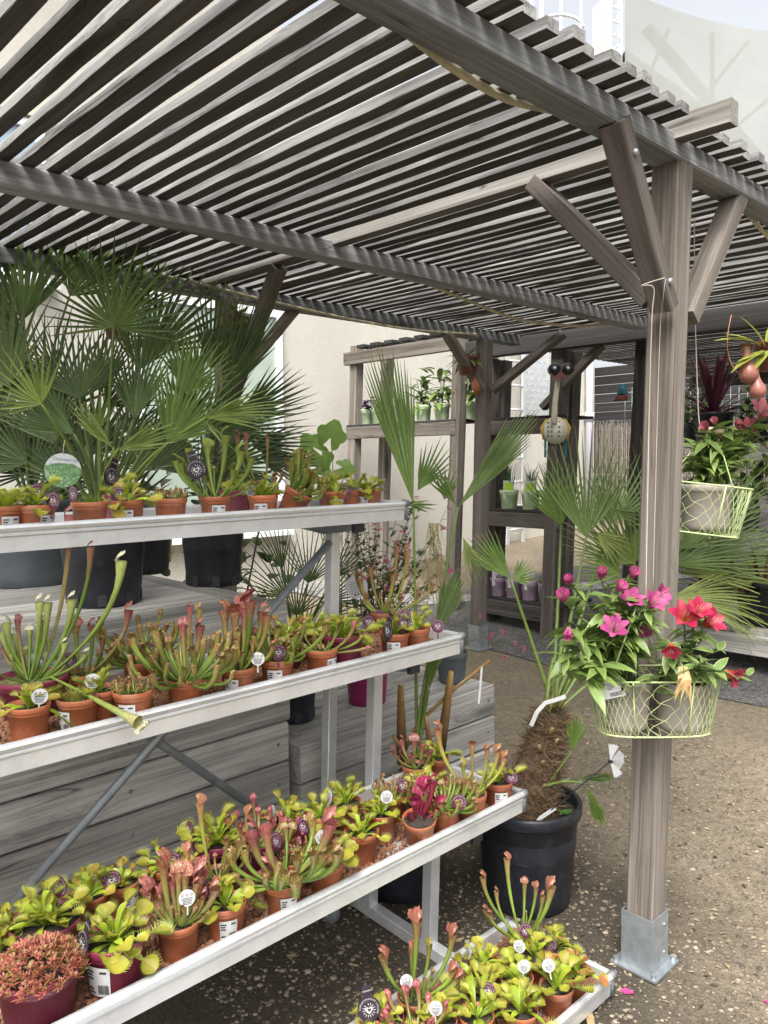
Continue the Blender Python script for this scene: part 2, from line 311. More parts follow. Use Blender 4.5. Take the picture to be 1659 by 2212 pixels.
#@@SETTING
# ================================================================== THE SETTING
def gzc(X, Y): return min(ground_z(X, Y), 0.62)
def sheet(name, xs, ys, mat, off=0.0):
    mb = MB(); vs = [(x, y, gzc(x, y)+off) for y in ys for x in xs]; n = len(xs)
    mb.add(vs, [(j*n+i, j*n+i+1, (j+1)*n+i+1, (j+1)*n+i) for j in range(len(ys)-1) for i in range(n-1)])
    return tag(mb.build(name, mat, None, True), kind='structure')
def polysheet(name, pts, mat, off):
    mb = MB(); mb.add([(p[0], p[1], gzc(p[0], p[1])+off) for p in pts], [tuple(range(len(pts)))])
    return tag(mb.build(name, mat, None, False), kind='structure')
def mat_paving():
    m, n, l, b = mk('exposed_aggregate_paving'); tc = n.new('ShaderNodeTexCoord'); P = tc.outputs['Object']
    v = n.new('ShaderNodeTexVoronoi'); v.inputs['Scale'].default_value = 88; l.new(P, v.inputs['Vector'])
    v2 = n.new('ShaderNodeTexVoronoi'); v2.inputs['Scale'].default_value = 150; l.new(P, v2.inputs['Vector'])
    n1 = noise(n, l, P, 30, 8, 0.7); n2 = noise(n, l, P, 1.6, 5, 0.6); n3 = noise(n, l, P, 240, 3, 0.6)
    stone = ramp(n, l, v.outputs['Color'], [(0.1, (0.13, 0.107, 0.078)), (0.9, (0.38, 0.332, 0.255))])
    mort = ramp(n, l, n1.outputs['Fac'], [(0.3, (0.125, 0.105, 0.08)), (0.7, (0.28, 0.243, 0.19))])
    ed = n.new('ShaderNodeMapRange'); l.new(v.outputs['Distance'], ed.inputs[0]); ed.inputs[1].default_value = 0.22; ed.inputs[2].default_value = 0.5; ed.inputs[3].default_value = 0.75; ed.inputs[4].default_value = 0
    c = mixc(n, l, mort.outputs[0], stone.outputs[0], ed.outputs[0])
    fine = ramp(n, l, v2.outputs['Color'], [(0.0, (0.75, 0.75, 0.75)), (1.0, (1.2, 1.18, 1.14))]); c = mixc(n, l, c, fine.outputs[0], 0.8, 'MULTIPLY')
    wr = ramp(n, l, noise(n, l, P, 0.9, 6, 0.65, 0.4).outputs['Fac'], [(0.35, (0.72, 0.70, 0.66)), (0.65, (1.06, 1.03, 0.98))]); c = mixc(n, l, c, wr.outputs[0], 1.0, 'MULTIPLY')
    # dark, damp soil stain that spreads from the potted plants, with its own ragged outline
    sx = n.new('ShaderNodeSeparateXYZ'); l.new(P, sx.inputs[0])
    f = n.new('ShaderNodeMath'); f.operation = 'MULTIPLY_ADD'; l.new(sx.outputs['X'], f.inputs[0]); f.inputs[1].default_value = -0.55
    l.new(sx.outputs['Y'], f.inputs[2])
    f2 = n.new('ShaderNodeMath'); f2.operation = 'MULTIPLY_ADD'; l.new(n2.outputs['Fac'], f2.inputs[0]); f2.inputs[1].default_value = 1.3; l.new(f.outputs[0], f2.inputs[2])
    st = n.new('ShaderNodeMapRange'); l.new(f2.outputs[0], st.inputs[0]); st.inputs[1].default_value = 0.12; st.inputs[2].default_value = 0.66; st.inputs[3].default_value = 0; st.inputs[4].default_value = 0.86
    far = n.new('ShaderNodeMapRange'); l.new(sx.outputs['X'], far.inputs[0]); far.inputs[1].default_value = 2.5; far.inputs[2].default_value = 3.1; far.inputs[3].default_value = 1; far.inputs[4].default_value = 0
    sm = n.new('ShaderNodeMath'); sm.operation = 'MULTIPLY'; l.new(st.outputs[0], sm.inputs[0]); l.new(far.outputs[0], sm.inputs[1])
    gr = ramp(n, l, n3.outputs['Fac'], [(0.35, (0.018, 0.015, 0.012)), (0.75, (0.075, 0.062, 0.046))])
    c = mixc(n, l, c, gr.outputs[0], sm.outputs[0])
    l.new(c, b.inputs['Base Color']); b.inputs['Roughness'].default_value = 0.9; b.inputs['Specular IOR Level'].default_value = 0.2
    mx = n.new('ShaderNodeMath'); mx.operation = 'ADD'; l.new(v.outputs['Distance'], mx.inputs[0]); l.new(n1.outputs['Fac'], mx.inputs[1])
    bump(n, l, b, mx.outputs[0], 0.6, 0.006); return m
M['paving'] = mat_paving()
def mat_asphalt(name, dark, light, scale):
    m, n, l, b = mk(name); tc = n.new('ShaderNodeTexCoord'); v = n.new('ShaderNodeTexVoronoi'); v.inputs['Scale'].default_value = scale; l.new(tc.outputs['Object'], v.inputs['Vector'])
    t = noise(n, l, tc.outputs['Object'], 3, 6, 0.7)
    r = ramp(n, l, v.outputs['Color'], [(0.2, dark), (0.85, light)]); g = ramp(n, l, t.outputs['Fac'], [(0.3, (0.6, 0.6, 0.6)), (0.7, (1.15, 1.15, 1.15))])
    c = mixc(n, l, r.outputs[0], g.outputs[0], 1.0, 'MULTIPLY'); l.new(c, b.inputs['Base Color']); b.inputs['Roughness'].default_value = 0.92
    bump(n, l, b, v.outputs['Distance'], 0.7, 0.01); return m
M['asphalt'] = mat_asphalt('worn_asphalt', (0.05, 0.049, 0.047), (0.16, 0.153, 0.145), 80)
M['gravel'] = mat_asphalt('gravel', (0.13, 0.125, 0.115), (0.38, 0.365, 0.34), 45)
k_ = [-12, -4, 0, 1, 2, 3, 4, 5, 6, 7, 8, 10, 14, 22, 60]
sheet('ground', k_, k_, M['paving'])
a_ = at_g(1000, 1388); b_ = at_g(1190, 1440); c_ = at_g(1659, 1530)
polysheet('asphalt_road', [a_, b_, c_, (5.4, 0.2), (11, -3), (11, 4.0), (6.9, 4.9), (4.3, 4.9)], M['asphalt'], 0.006)
polysheet('gravel_bed', [(6.2, 4.2), (10.5, 2.6), (14, 4), (14, 6.29), (4.6, 6.29), (4.8, 5.0)], M['gravel'], 0.012)
# loose stones and litter pressed into the paving
def ico(sub=1):
    me = bpy.data.meshes.new('t'); import bmesh as bmm
    bm = bmm.new(); bmm.ops.create_icosphere(bm, subdivisions=sub, radius=1.0); bm.to_mesh(me); bm.free()
    v = np.array([tuple(p.co) for p in me.vertices], dtype=np.float32); f = np.array([tuple(p.vertices) for p in me.polygons], dtype=np.int64)
    bpy.data.meshes.remove(me); return v, f
IV1, IF1 = ico(1); IV2, IF2 = ico(2)
def scatter(name, pts, rad, mat, parent=None, flat=1.0, sub=IV1, subf=IF1, seed=3, cols=None, kind='stuff'):
    rg = np.random.default_rng(seed); n = len(pts); pts = np.asarray(pts, dtype=np.float32); rad = np.asarray(rad, dtype=np.float32)
    nv = len(sub)
    s = rad[:, None]*(rg.uniform(0.7, 1.25, (n, 3)) if flat < .9 else rg.uniform(0.9, 1.1, (n, 3))); s[:, 2] *= flat
    a = rg.uniform(0, 6.283, n); ca, sa = np.cos(a), np.sin(a)
    p = sub[None]*s[:, None, :]*rg.uniform(0.93, 1.06, (n, nv, 1))
    q = np.stack([p[..., 0]*ca[:, None]-p[..., 1]*sa[:, None], p[..., 0]*sa[:, None]+p[..., 1]*ca[:, None], p[..., 2]], -1)+pts[:, None]
    V = q.reshape(-1, 3); F = (subf[None]+(np.arange(n)*nv)[:, None, None]).reshape(-1, 3)
    me = bpy.data.meshes.new(name); me.vertices.add(len(V)); me.vertices.foreach_set('co', V.astype(np.float32).ravel())
    me.loops.add(F.size); me.loops.foreach_set('vertex_index', F.ravel().astype(np.int32)); me.polygons.add(len(F))
    me.polygons.foreach_set('loop_start', np.arange(0, F.size, 3, dtype=np.int32)); me.update(calc_edges=True)
    me.materials.append(mat)
    if cols is not None:
        ca_ = me.color_attributes.new('Col', 'FLOAT_COLOR', 'POINT'); c4 = np.ones((n, nv, 4), dtype=np.float32); c4[..., :3] = np.asarray(cols, dtype=np.float32)[:, None, :]
        ca_.data.foreach_set('color', c4.ravel())
    me.shade_smooth()
    o = link(name, me, parent); tag(o, kind=kind); return o
def mat_attr(name, rough=0.9):
    m, n, l, b = mk(name); at = n.new('ShaderNodeAttribute'); at.attribute_name = 'Col'; tc = n.new('ShaderNodeTexCoord'); t = noise(n, l, tc.outputs['Object'], 120, 4, 0.6)
    g = ramp(n, l, t.outputs['Fac'], [(0.3, (0.7, 0.7, 0.7)), (0.7, (1.2, 1.2, 1.2))]); c = mixc(n, l, at.outputs['Color'], g.outputs[0], 1.0, 'MULTIPLY')
    l.new(c, b.inputs['Base Color']); b.inputs['Roughness'].default_value = rough; return m
M['attr'] = mat_attr('stone_and_litter')
rg = np.random.default_rng(5)
pts = []; rad = []; cols = []
while len(pts) < 15000:
    x = rg.uniform(1.2, 4.2); y = rg.uniform(0.2, 2.6)
    if rg.uniform() > min(1.0, (2.0/max(1.2, (x+y)/1.41))**1.5): continue
    r = min(0.013, 0.0024+abs(rg.normal(0, 0.0036)))
    pts.append((x, y, ground_z(x, y)+r*0.05)); rad.append(r)
    k = rg.uniform()
    base = (0.25, 0.205, 0.145) if k < .45 else (0.15, 0.12, 0.085) if k < .75 else (0.33, 0.28, 0.21) if k < .9 else (0.10, 0.085, 0.07)
    kq = rg.uniform(.65, 1.2); cols.append(tuple(c*kq for c in base))
o = scatter('ground_stones', pts, rad, M['attr'], None, 0.35, seed=8, cols=cols); tag(o, 'small loose brown stones bedded in the paving around the racks', 'stones')
# dry leaf flakes
mb = MB()
for i in range(1300):
    x = rg.uniform(1.25, 4.0); y = rg.uniform(0.3, 2.4); s = rg.uniform(.005, .017); a = rg.uniform(0, 6.28); z = ground_z(x, y)+.003
    L = Vector((math.cos(a), math.sin(a), rg.uniform(-.1, .25)))*s; W = Vector((-math.sin(a), math.cos(a), rg.uniform(-.2, .3)))*s*rg.uniform(.2, .5)
    p = Vector((x, y, z+.002)); c = lerp((.34, .25, .13), (.55, .46, .30), rg.uniform()) if rg.uniform() < .75 else (.10, .07, .04)
    mb.add([p-L, p+W, p+L, p-W+Vector((0, 0, .002))], [(0, 1, 2, 3)], (*c, 0))
o = mb.build('leaf_litter', M['plant'], None, False); tag(o, 'dry straw coloured leaf flakes scattered on the paving', 'leaf litter', kind='stuff')

# ------------------------------------------------------------------ rendered building behind
WY = 6.3
def mat_render():
    m, n, l, b = mk('cream_roughcast'); tc = n.new('ShaderNodeTexCoord'); P = tc.outputs['Object']
    a = noise(n, l, P, 38, 8, 0.75); c = noise(n, l, P, 0.7, 6, 0.65)
    r = ramp(n, l, a.outputs['Fac'], [(0.25, (0.49, 0.47, 0.415)), (0.75, (0.565, 0.545, 0.49))]); g = ramp(n, l, c.outputs['Fac'], [(0.35, (0.86, 0.85, 0.83)), (0.65, (1.03, 1.02, 1.0))])
    cc = mixc(n, l, r.outputs[0], g.outputs[0], 1.0, 'MULTIPLY'); l.new(cc, b.inputs['Base Color']); b.inputs['Roughness'].default_value = 0.95
    bump(n, l, b, a.outputs['Fac'], 0.45, 0.012); return m
M['render'] = mat_render()
def mat_glass(name, col, rough=0.08):
    m, n, l, b = mk(name); tc = n.new('ShaderNodeTexCoord'); t = noise(n, l, tc.outputs['Object'], 1.5, 3)
    r = ramp(n, l, t.outputs['Fac'], [(0.3, shade(col, .8)), (0.7, col)]); l.new(r.outputs[0], b.inputs['Base Color'])
    b.inputs['Roughness'].default_value = rough; b.inputs['Specular IOR Level'].default_value = 0.9; return m
M['glass'] = mat_glass('pale_window_glass', (0.42, 0.50, 0.42)); M['glass2'] = mat_glass('blue_window_glass', (0.35, 0.45, 0.58))
bld = empty('building', (4, WY, 0.3), 'cream rendered building standing behind the timber roof', 'building')
mb = MB(); mb.box((3.22, WY+.2, 2.75), (14.5, .4, 6.0)); mb.build('wall', M['render'], bld, False).location = -Vector(bld.location)
def window(x0, x1, z0, z1, glass, lintel=False):
    wv = MB(); fw = .06
    for (a, b, c, d) in ((x0, x0+fw, z0, z1), (x1-fw, x1, z0, z1), (x0+fw, x1-fw, z0, z0+fw), (x0+fw, x1-fw, z1-fw, z1)):
        wv.box(((a+b)/2, WY-.02, (c+d)/2), (b-a, .06, d-c))
    f = wv.build('window', M['whitepaint'], bld, False); f.location = -Vector(bld.location)
    p = MB(); p.box(((x0+x1)/2, WY-.008, (z0+z1)/2), (x1-x0-2*fw, .012, z1-z0-2*fw)); p.build('pane', glass, f, False)
    s = MB(); s.box(((x0+x1)/2, WY-.05, z0-.03), (x1-x0+.1, .14, .05)); s.build('sill', M['whitepaint'], f, False)
    if lintel:
        s = MB(); s.box(((x0+x1)/2, WY-.02, z1+.09), (x1-x0+.1, .1, .14)); s.build('lintel', M['cream'], f, False)
window(3.2, 4.72, 0.95, 3.05, M['glass']); window(1.5, 2.5, 3.0, 4.2, M['glass2'], True)
mb = MB(); mb.tube([(10.22, WY-.07, .45), (10.22, WY-.07, 4.5)], .055, 12); mb.tube([(10.22, WY-.07, 2.16), (10.22, WY-.07, 2.28)], .072, 12)
mb.build('downpipe', M['lilacpipe'], bld).location = -Vector(bld.location)
# aluminium ladder against the wall
ld = empty('ladder', (8.4, WY-.1, .45), 'tall aluminium ladder standing against the cream wall beside the patterned metal plate', 'ladder')
for dx in (-.17, .17):
    mb = MB(); mb.box((dx, 0, 1.7), (.055, .03, 3.4)); mb.build('rail', M['alu'], ld, False)
for i in range(10):
    mb = MB(); mb.tube([(-.17, 0, .25+i*.31), (.17, 0, .25+i*.31)], .016, 8); mb.build('rung', M['alu'], ld)
mb = MB(); mb.box((8.95, WY-.02, 2.95), (.62, .02, 1.5))
for i in range(9):
    for j in range(18):
        a = R_(45 if (i+j) % 2 else -45); mb.box((8.68+i*.067, WY-.033, 2.28+j*.08), (.04, .002, .010), rot=Matrix.Rotation(a, 3, 'Y'))
tag(mb.build('metal_plate', M['alu'], None, False), 'patterned aluminium checker plate fixed to the cream wall right of the ladder', 'metal plate')

# ------------------------------------------------------------------ the slatted timber pergola
ZS = 2.533                                       # underside of the slats
perg = empty('pergola', (2.27, 1.132, 0), 'weathered grey timber pergola with a roof of close set slats', 'pergola')
rs = random.Random(21)
SW, SG, SH = 0.0475, 0.029, 0.027
def slats(parent, x0, x1, y0, y1, z, pitch, W, H, mat, nvar=9):
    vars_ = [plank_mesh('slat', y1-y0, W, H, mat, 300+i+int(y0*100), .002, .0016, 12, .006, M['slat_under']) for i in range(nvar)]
    x = x0
    while x < x1:
        if abs(x-XR) > .045 or parent is not perg:
            yy = rs.uniform(-.02, .012); dx = rs.uniform(-.0025, .0025)
            m = frame((x, (y0+y1)/2+yy, z+H/2+rs.uniform(0, .003)), x=(dx, -1, rs.uniform(-.002, .002)), z=(rs.uniform(-.04, .04), 0, 1))
            link('slat', rs.choice(vars_), parent, mat=rel(parent, m))
        x += pitch*(1.28 if x < .62 else 1.0) + rs.uniform(-.004, .004)
XR = at_z(829.5, 499.8, 2.50).x + .035
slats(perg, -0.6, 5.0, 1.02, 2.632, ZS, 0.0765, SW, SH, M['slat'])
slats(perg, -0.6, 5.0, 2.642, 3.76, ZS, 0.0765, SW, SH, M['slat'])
# beams
def beamY(yf, x0, x1, h=.066, mat='beam'):
    plank('beam', (x0, yf+.045, ZS-.001-h/2), (x1, yf+.045, ZS-.001-h/2), .09, h, M[mat], perg, cham=.005)
beamY(1.087, -1.0, 2.322); beamY(1.089, 2.328, 5.0)
beamY(2.588, -1.0, 4.95, .075); beamY(3.60, -1.0, 4.95, .07)
plank('rafter', (XR, .93, 2.545), (XR, 3.8, 2.547), .052, .068, M['newwood'], perg, cham=.003, under=M['midwood'])  # darker wood on the rafter's underside paints in its shade
def post(bx, by, h, s=.09, mat='post', parent=perg, base=True, z0=None, lean=1.0, name='post'):
    z0 = gzc(bx, by) if z0 is None else z0
    p0 = Vector((bx, by, z0)); p1 = p0+Vector((0, 0, h-z0))+LEAN*(h-z0)*lean
    plank(name, p0, p1, s, s, M[mat], parent, up=(0, -1, 0), cham=.006, warp=.001)
    if base:
        b = MB(); t = .004; o_ = s/2+.0065
        for sx, sy, dx, dy in ((-1, 0, t, 2*o_), (1, 0, t, 2*o_), (0, -1, 2*o_-t, t), (0, 1, 2*o_-t, t)):
            b.box((sx*o_, sy*o_, .09), (dx, dy, .172))
        sl = b.build('post_base', M['galv'], parent, False); sl.location = p0+LEAN*.08-Vector(parent.location)
        b = MB(); b.box((0, 0, .004), (.155, .155, .007)); b.build('plate', M['galv'], sl, False)
        for sx in (-1, 1):
            for sy in (-1, 1):
                b = MB(); b.tube([(sx*.064, sy*.064, .007), (sx*.064, sy*.064, .02)], .008, 6); b.build('bolt', M['galv'], sl, False)
        for zz in (.05, .14):
            b = MB(); b.tube([(.02, -o_-.002, zz), (.02, -o_-.006, zz)], .006, 8); b.build('screw', M['galv'], sl)
post(2.27, 1.175, 2.467); post(4.5, 3.66, 2.465, mat='brace'); post(2.33, 3.66, 2.465); post(4.6, 1.135, 2.465)
# braces
plank('brace', (2.215, 1.105, 2.035), (1.915, 1.10, 2.475), .056, .068, M['brace'], perg, up=(0, -1, 0))
plank('brace', (2.30, 1.19, 2.08), (XR, 1.585, 2.52), .056, .068, M['brace'], perg, up=(1, 0, 0))
plank('brace', (2.40, 1.13, 2.03), (2.755, 1.128, 2.475), .056, .068, M['post'], perg, up=(0, -1, 0))
plank('brace', (4.5, 3.62, 2.1), (4.12, 3.62, 2.47), .05, .07, M['brace'], perg, up=(0, -1, 0))
plank('brace', (4.55, 3.56, 2.1), (4.75, 3.1, 2.47), .05, .07, M['brace'], perg, up=(1, 0, 0))
plank('brace', (2.33, 3.56, 1.9), (XR, 3.0, 2.5), .05, .07, M['brace'], perg, up=(1, 0, 0))
plank('brace', (2.40, 3.66, 2.0), (2.85, 3.66, 2.47), .05, .07, M['post'], perg, up=(0, -1, 0))
for (x, y, z) in ((1.96, 1.058, 2.40), (2.17, 1.062, 2.10)):
    b = MB(); b.tube([(x, y+.012, z), (x, y, z)], .009, 8); b.build('screw', M['galv'], perg).location = -Vector(perg.location)
# hoses tied to the beams
def cable(name, pts, r, mat, label, cat, group=None, seg=8):
    P = []; pts = [Vector(p) for p in pts]
    for i in range(len(pts)-1):
        p0 = pts[max(i-1, 0)]; p1 = pts[i]; p2 = pts[i+1]; p3 = pts[min(i+2, len(pts)-1)]
        for k in range(6):
            t = k/6; P.append(0.5*((2*p1)+(p2-p0)*t+(2*p0-5*p1+4*p2-p3)*t*t+(3*p1-p0-3*p2+p3)*t**3))
    P.append(pts[-1]); mb = MB(); mb.tube(P, r, seg); o = mb.build(name, mat); return tag(o, label, cat, group)
yb = 2.70
cable('irrigation_hose', [at_y(-20, 392, yb), at_y(40, 403, yb), at_y(300, 455, yb), at_y(520, 508, yb), at_y(700, 553, yb), at_y(860, 590, yb), at_y(1000, 645, yb), at_y(1120, 690, yb), at_y(1240, 704, yb), at_y(1320, 700, yb)], .0085, M['hose'], 'long pale hose running under the middle roof beam', 'hose')
cable('irrigation_hose', [at_y(770, -20, 1.21), at_y(815, 18, 1.21), at_y(880, 72, 1.22), at_y(980, 148, 1.23), at_y(1090, 212, 1.24), at_y(1180, 236, 1.24), at_y(1250, 250, 1.23)], .010, M['hose'], 'mossy sagging hose along the front roof beam', 'hose')
cable('irrigation_hose', [at_y(1375, 312, 1.24), at_y(1392, 330, 1.24), at_y(1408, 338, 1.25), at_y(1440, 345, 1.26)], .009, M['hose'], 'short hose end looping in front of the top of the nearest post', 'hose')
cable('irrigation_hose', [at_y(1600, 440, 1.22), at_y(1630, 480, 1.22), at_y(1690, 545, 1.22)], .008, M['hose'], 'pale hose hanging right of the nearest post', 'hose')
cable('irrigation_hose', [at_y(330, 592, 3.55), at_y(420, 610, 3.55), at_y(560, 645, 3.55), at_y(760, 690, 3.55), at_y(900, 713, 3.55), at_y(1030, 722, 3.55)], .008, M['hose'], 'thin pale hose along the rear roof beam above the cream wall', 'hose')

# ------------------------------------------------------------------ sleeper planters
def planter(name, x0, x1, yf, depth_, top, bh, label, nb):
    g = empty(name, (x0, yf, gzc(x0, yf)), label, 'planter')
    z = top
    for i in range(nb):
        a, b = z-bh+.004, z-.003; zc = (a+b)/2; jit = rs.uniform(-.004, .004)
        plank('sleeper', (x0+jit, yf+.05, zc), (x1+rs.uniform(-.006, .006), yf+.05, zc), .10, b-a, M['sleeper'], g, cham=.007, rough=.002)
        for xs_ in (x1-.05, x1-.62):
            b_ = MB(); b_.tube([(xs_, yf+.002, zc+rs.uniform(-.03, .03)), (xs_, yf-.003, zc)], .006, 8); b_.build('screw', M['greycap'], g).location = -Vector(g.location)
        for xe in (x0+.05, x1-.05):
            plank('sleeper', (xe, yf+.106, zc), (xe, yf+depth_, zc), .096, b-a, M['sleeper'], g, cham=.006, rough=.002)
        z -= bh
    nd = int((depth_-.2)/.19); y = yf+.115
    for i in range(nd):
        plank('deck_board', (x0+.105, y+.09, top-.03), (x1-.105, y+.09, top-.03), .178, .045, M['sleeper'], g, cham=.005, rough=.002); y += .19
    return g
planter('sleeper_planter', -0.3, 1.735, 2.30, 1.45, 1.10, .149, 'tall grey timber sleeper planter behind the racks carrying the large black pots', 8)
planter('sleeper_planter', 1.785, 2.955, 2.30, 1.15, .545, .152, 'low grey timber sleeper planter behind the rack end carrying the magenta pot', 4)

# ------------------------------------------------------------------ tiered aluminium rack
rack = empty('display_rack', (1.82, 1.7, 0), 'tiered aluminium plant rack with four stepped trays of small pots', 'rack')
XT0, XT1 = 0.15, 2.05
TRAYS = {1: (1.995, 1.456), 2: (1.735, 1.012), 3: (1.476, .540), 4: (1.160, .083)}
TD = .385
FLOOR = {k: z-.048 for k, (y, z) in TRAYS.items()}
def tray(y, z):
    mb = MB(); mb.box(((XT0+XT1)/2, y+TD/2, z-.052), (XT1-XT0-.02, TD-.02, .006)); t = mb.build('tray', M['alu'], rack, False); t.location = -Vector(rack.location)
    prof = [(0.0, -.066), (0.0, -.030), (-.004, -.026), (-.004, -.022), (-.002, -.019), (-.008, -.014), (-.0105, -.007), (-.008, -.001), (-.002, .002), (.006, .001), (.010, -.004), (.010, -.05), (.006, -.066)]
    def ext(p0, p1, outv):
        mb = MB(); n = len(prof); vs = [Vector(p)-Vector(outv)*(-a)*1.0+Vector((0, 0, b)) if False else Vector(p)+Vector(outv)*(-a)+Vector((0, 0, b)) for p in (p0, p1) for a, b in prof]
        mb.add(vs, [(k, (k+1) % n, n+(k+1) % n, n+k) for k in range(n)]+[tuple(range(n)), tuple(range(2*n-1, n-1, -1))]); o = mb.build('rail', M['alu'], t, False)
        return o
    ext((XT0, y, z), (XT1-.012, y, z), (0, -1, 0)); ext((XT0, y+TD, z), (XT1-.012, y+TD, z), (0, 1, 0)); ext((XT1, y+.012, z), (XT1, y+TD-.012, z), (1, 0, 0))
    for yy in (y, y+TD):
        mb = MB(); mb.tube([(XT1-.014, yy, z-.006), (XT1+.006, yy, z-.006)], .0125, 10); mb.tube([(XT1-.004, yy, z-.066), (XT1-.004, yy, z-.006)], .0075, 8); mb.build('corner_cap', M['greycap'], t)
for k, (y, z) in TRAYS.items(): tray(y, z)
LEGY = {1: 2.20, 2: 1.965, 3: 1.685}
for fx in (1.82, .42):
    plank('base_bar', (fx, 2.42, .075), (fx, 1.565, .022), .04, .04, M['alu'], rack, cham=.002, rough=0, warp=0)
    for k, ly in LEGY.items():
        y, z = TRAYS[k]; zt = z-.058; zb = .03 if k != 2 else .05
        p0 = Vector((fx, ly, zb)); plank('leg', p0, p0+Vector((0, 0, zt-zb-.03))+LEAN*(zt-zb)*1.3, .040, .040, M['alu'], rack, up=(0, -1, 0), cham=.002, rough=0, warp=0)
        ax = fx+.012
        mb = MB(); c = ly+(y+.03-ly)*1.0
        vs = [(ax-.02, ly+.17, zt), (ax-.02, c, zt), (ax-.02, c, zt-.035), (ax-.02, ly-.02, zt-.055), (ax-.02, ly+.17, zt-.035)]
        vs2 = [(a+.04, b, d) for a, b, d in vs]; mb.add(vs+vs2, [(0, 1, 2, 3, 4), (9, 8, 7, 6, 5)]+[(i, (i+1) % 5+0, (i+1) % 5+5, i+5) for i in range(5)])
        a = mb.build('bracket', M['galv'], rack, False); a.location = -Vector(rack.location)
        mb = MB(); mb.box((ax, c-.008, zt-.019), (.044, .016, .042)); mb.build('end_cap', M['blackcap'], a, False)
for p0, p1 in ((at_y(712, 1172, 2.155), at_y(20, 1962, 2.155)), (at_y(590, 1772, 2.175), at_y(-60, 1330, 2.175))):
    mb = MB(); mb.tube([p0, p1], .0135, 10); mb.build('cross_strut', M['galv'], rack).location = -Vector(rack.location)
cs = MB(); wc = Vector((1.70, 2.05, .055)); cs.tube([wc+Vector((-.014, 0, 0)), wc+Vector((.014, 0, 0))], .05, 20); cw = cs.build('castor', M['greycap'], rack); cw.location = -Vector(rack.location)
cs = MB(); cs.box(wc+Vector((.02, 0, .03)), (.004, .04, .09)); cs.box(wc+Vector((-.02, 0, .03)), (.004, .04, .09)); cs.box(wc+Vector((0, 0, .077)), (.05, .05, .005)); cs.build('fork', M['galv'], cw, False)
# clay pebbles in the trays
for k in (2, 3, 4):
    y, z = TRAYS[k]; pts = []; rad = []; rg = np.random.default_rng(40+k)
    for i in range(7000 if k != 4 else 4200):
        x = rg.uniform(.35 if k != 4 else 1.2, XT1-.02)
        if k == 3 and 1.50 < x < 1.60 and rg.uniform() < .8: continue
        r = rg.uniform(.0055, .0095); pts.append((x, y+rg.uniform(.016, TD-.016), FLOOR[k]+rg.uniform(.002, .012))); rad.append(r)
    o = scatter('clay_pebbles', pts, rad, M['clay'], None, .95, seed=60+k); tag(o, {2: 'brown clay pebbles filling the second tray from the top', 3: 'brown clay pebbles filling the long third tray', 4: 'brown clay pebbles filling the lowest front tray'}[k], 'clay pebbles')
#@@OBJECTS
# ================================================================== POTTED CARNIVOROUS PLANTS
def pot_prof(r, h):
    return [(0, 0), (r*.77, 0), (r*.79, .002), (r*.935, h*.84), (r*.975, h*.845), (r, h*.86), (r*1.01, h*.985), (r*1.0, h), (r*.955, h), (r*.94, h*.8), (r*.90, h*.74), (r*.7, .01), (0, .008)]
_pot = {}
def pot_mesh(r, h, mat):
    k = (r, h, mat)
    if k not in _pot:
        mb = MB(); mb.lathe(pot_prof(r, h), 32); _pot[k] = mb.mesh('pot', M[mat])
    return _pot[k]
_soil = {}
def soil_mesh(r, h, mat='soil', lvl=.86):
    k = (r, h, mat, lvl)
    if k not in _soil:
        rr = random.Random(int(r*1e4)); mb = MB(); n = 20; vs = [(0, 0, h*lvl+.003)]
        for j in (1, 2, 3):
            for i in range(n): a = 6.2832*i/n; q = r*.93*j/3; vs.append((q*math.cos(a), q*math.sin(a), h*lvl+(rr.uniform(-.002, .004) if j < 3 else 0)))
        fs = [(0, 1+i, 1+(i+1) % n) for i in range(n)]+[(1+j*n+i, 1+(j+1)*n+i, 1+(j+1)*n+(i+1) % n, 1+j*n+(i+1) % n) for j in range(2) for i in range(n)]
        mb.add(vs, fs); _soil[k] = mb.mesh('soil', M[mat])
    return _soil[k]
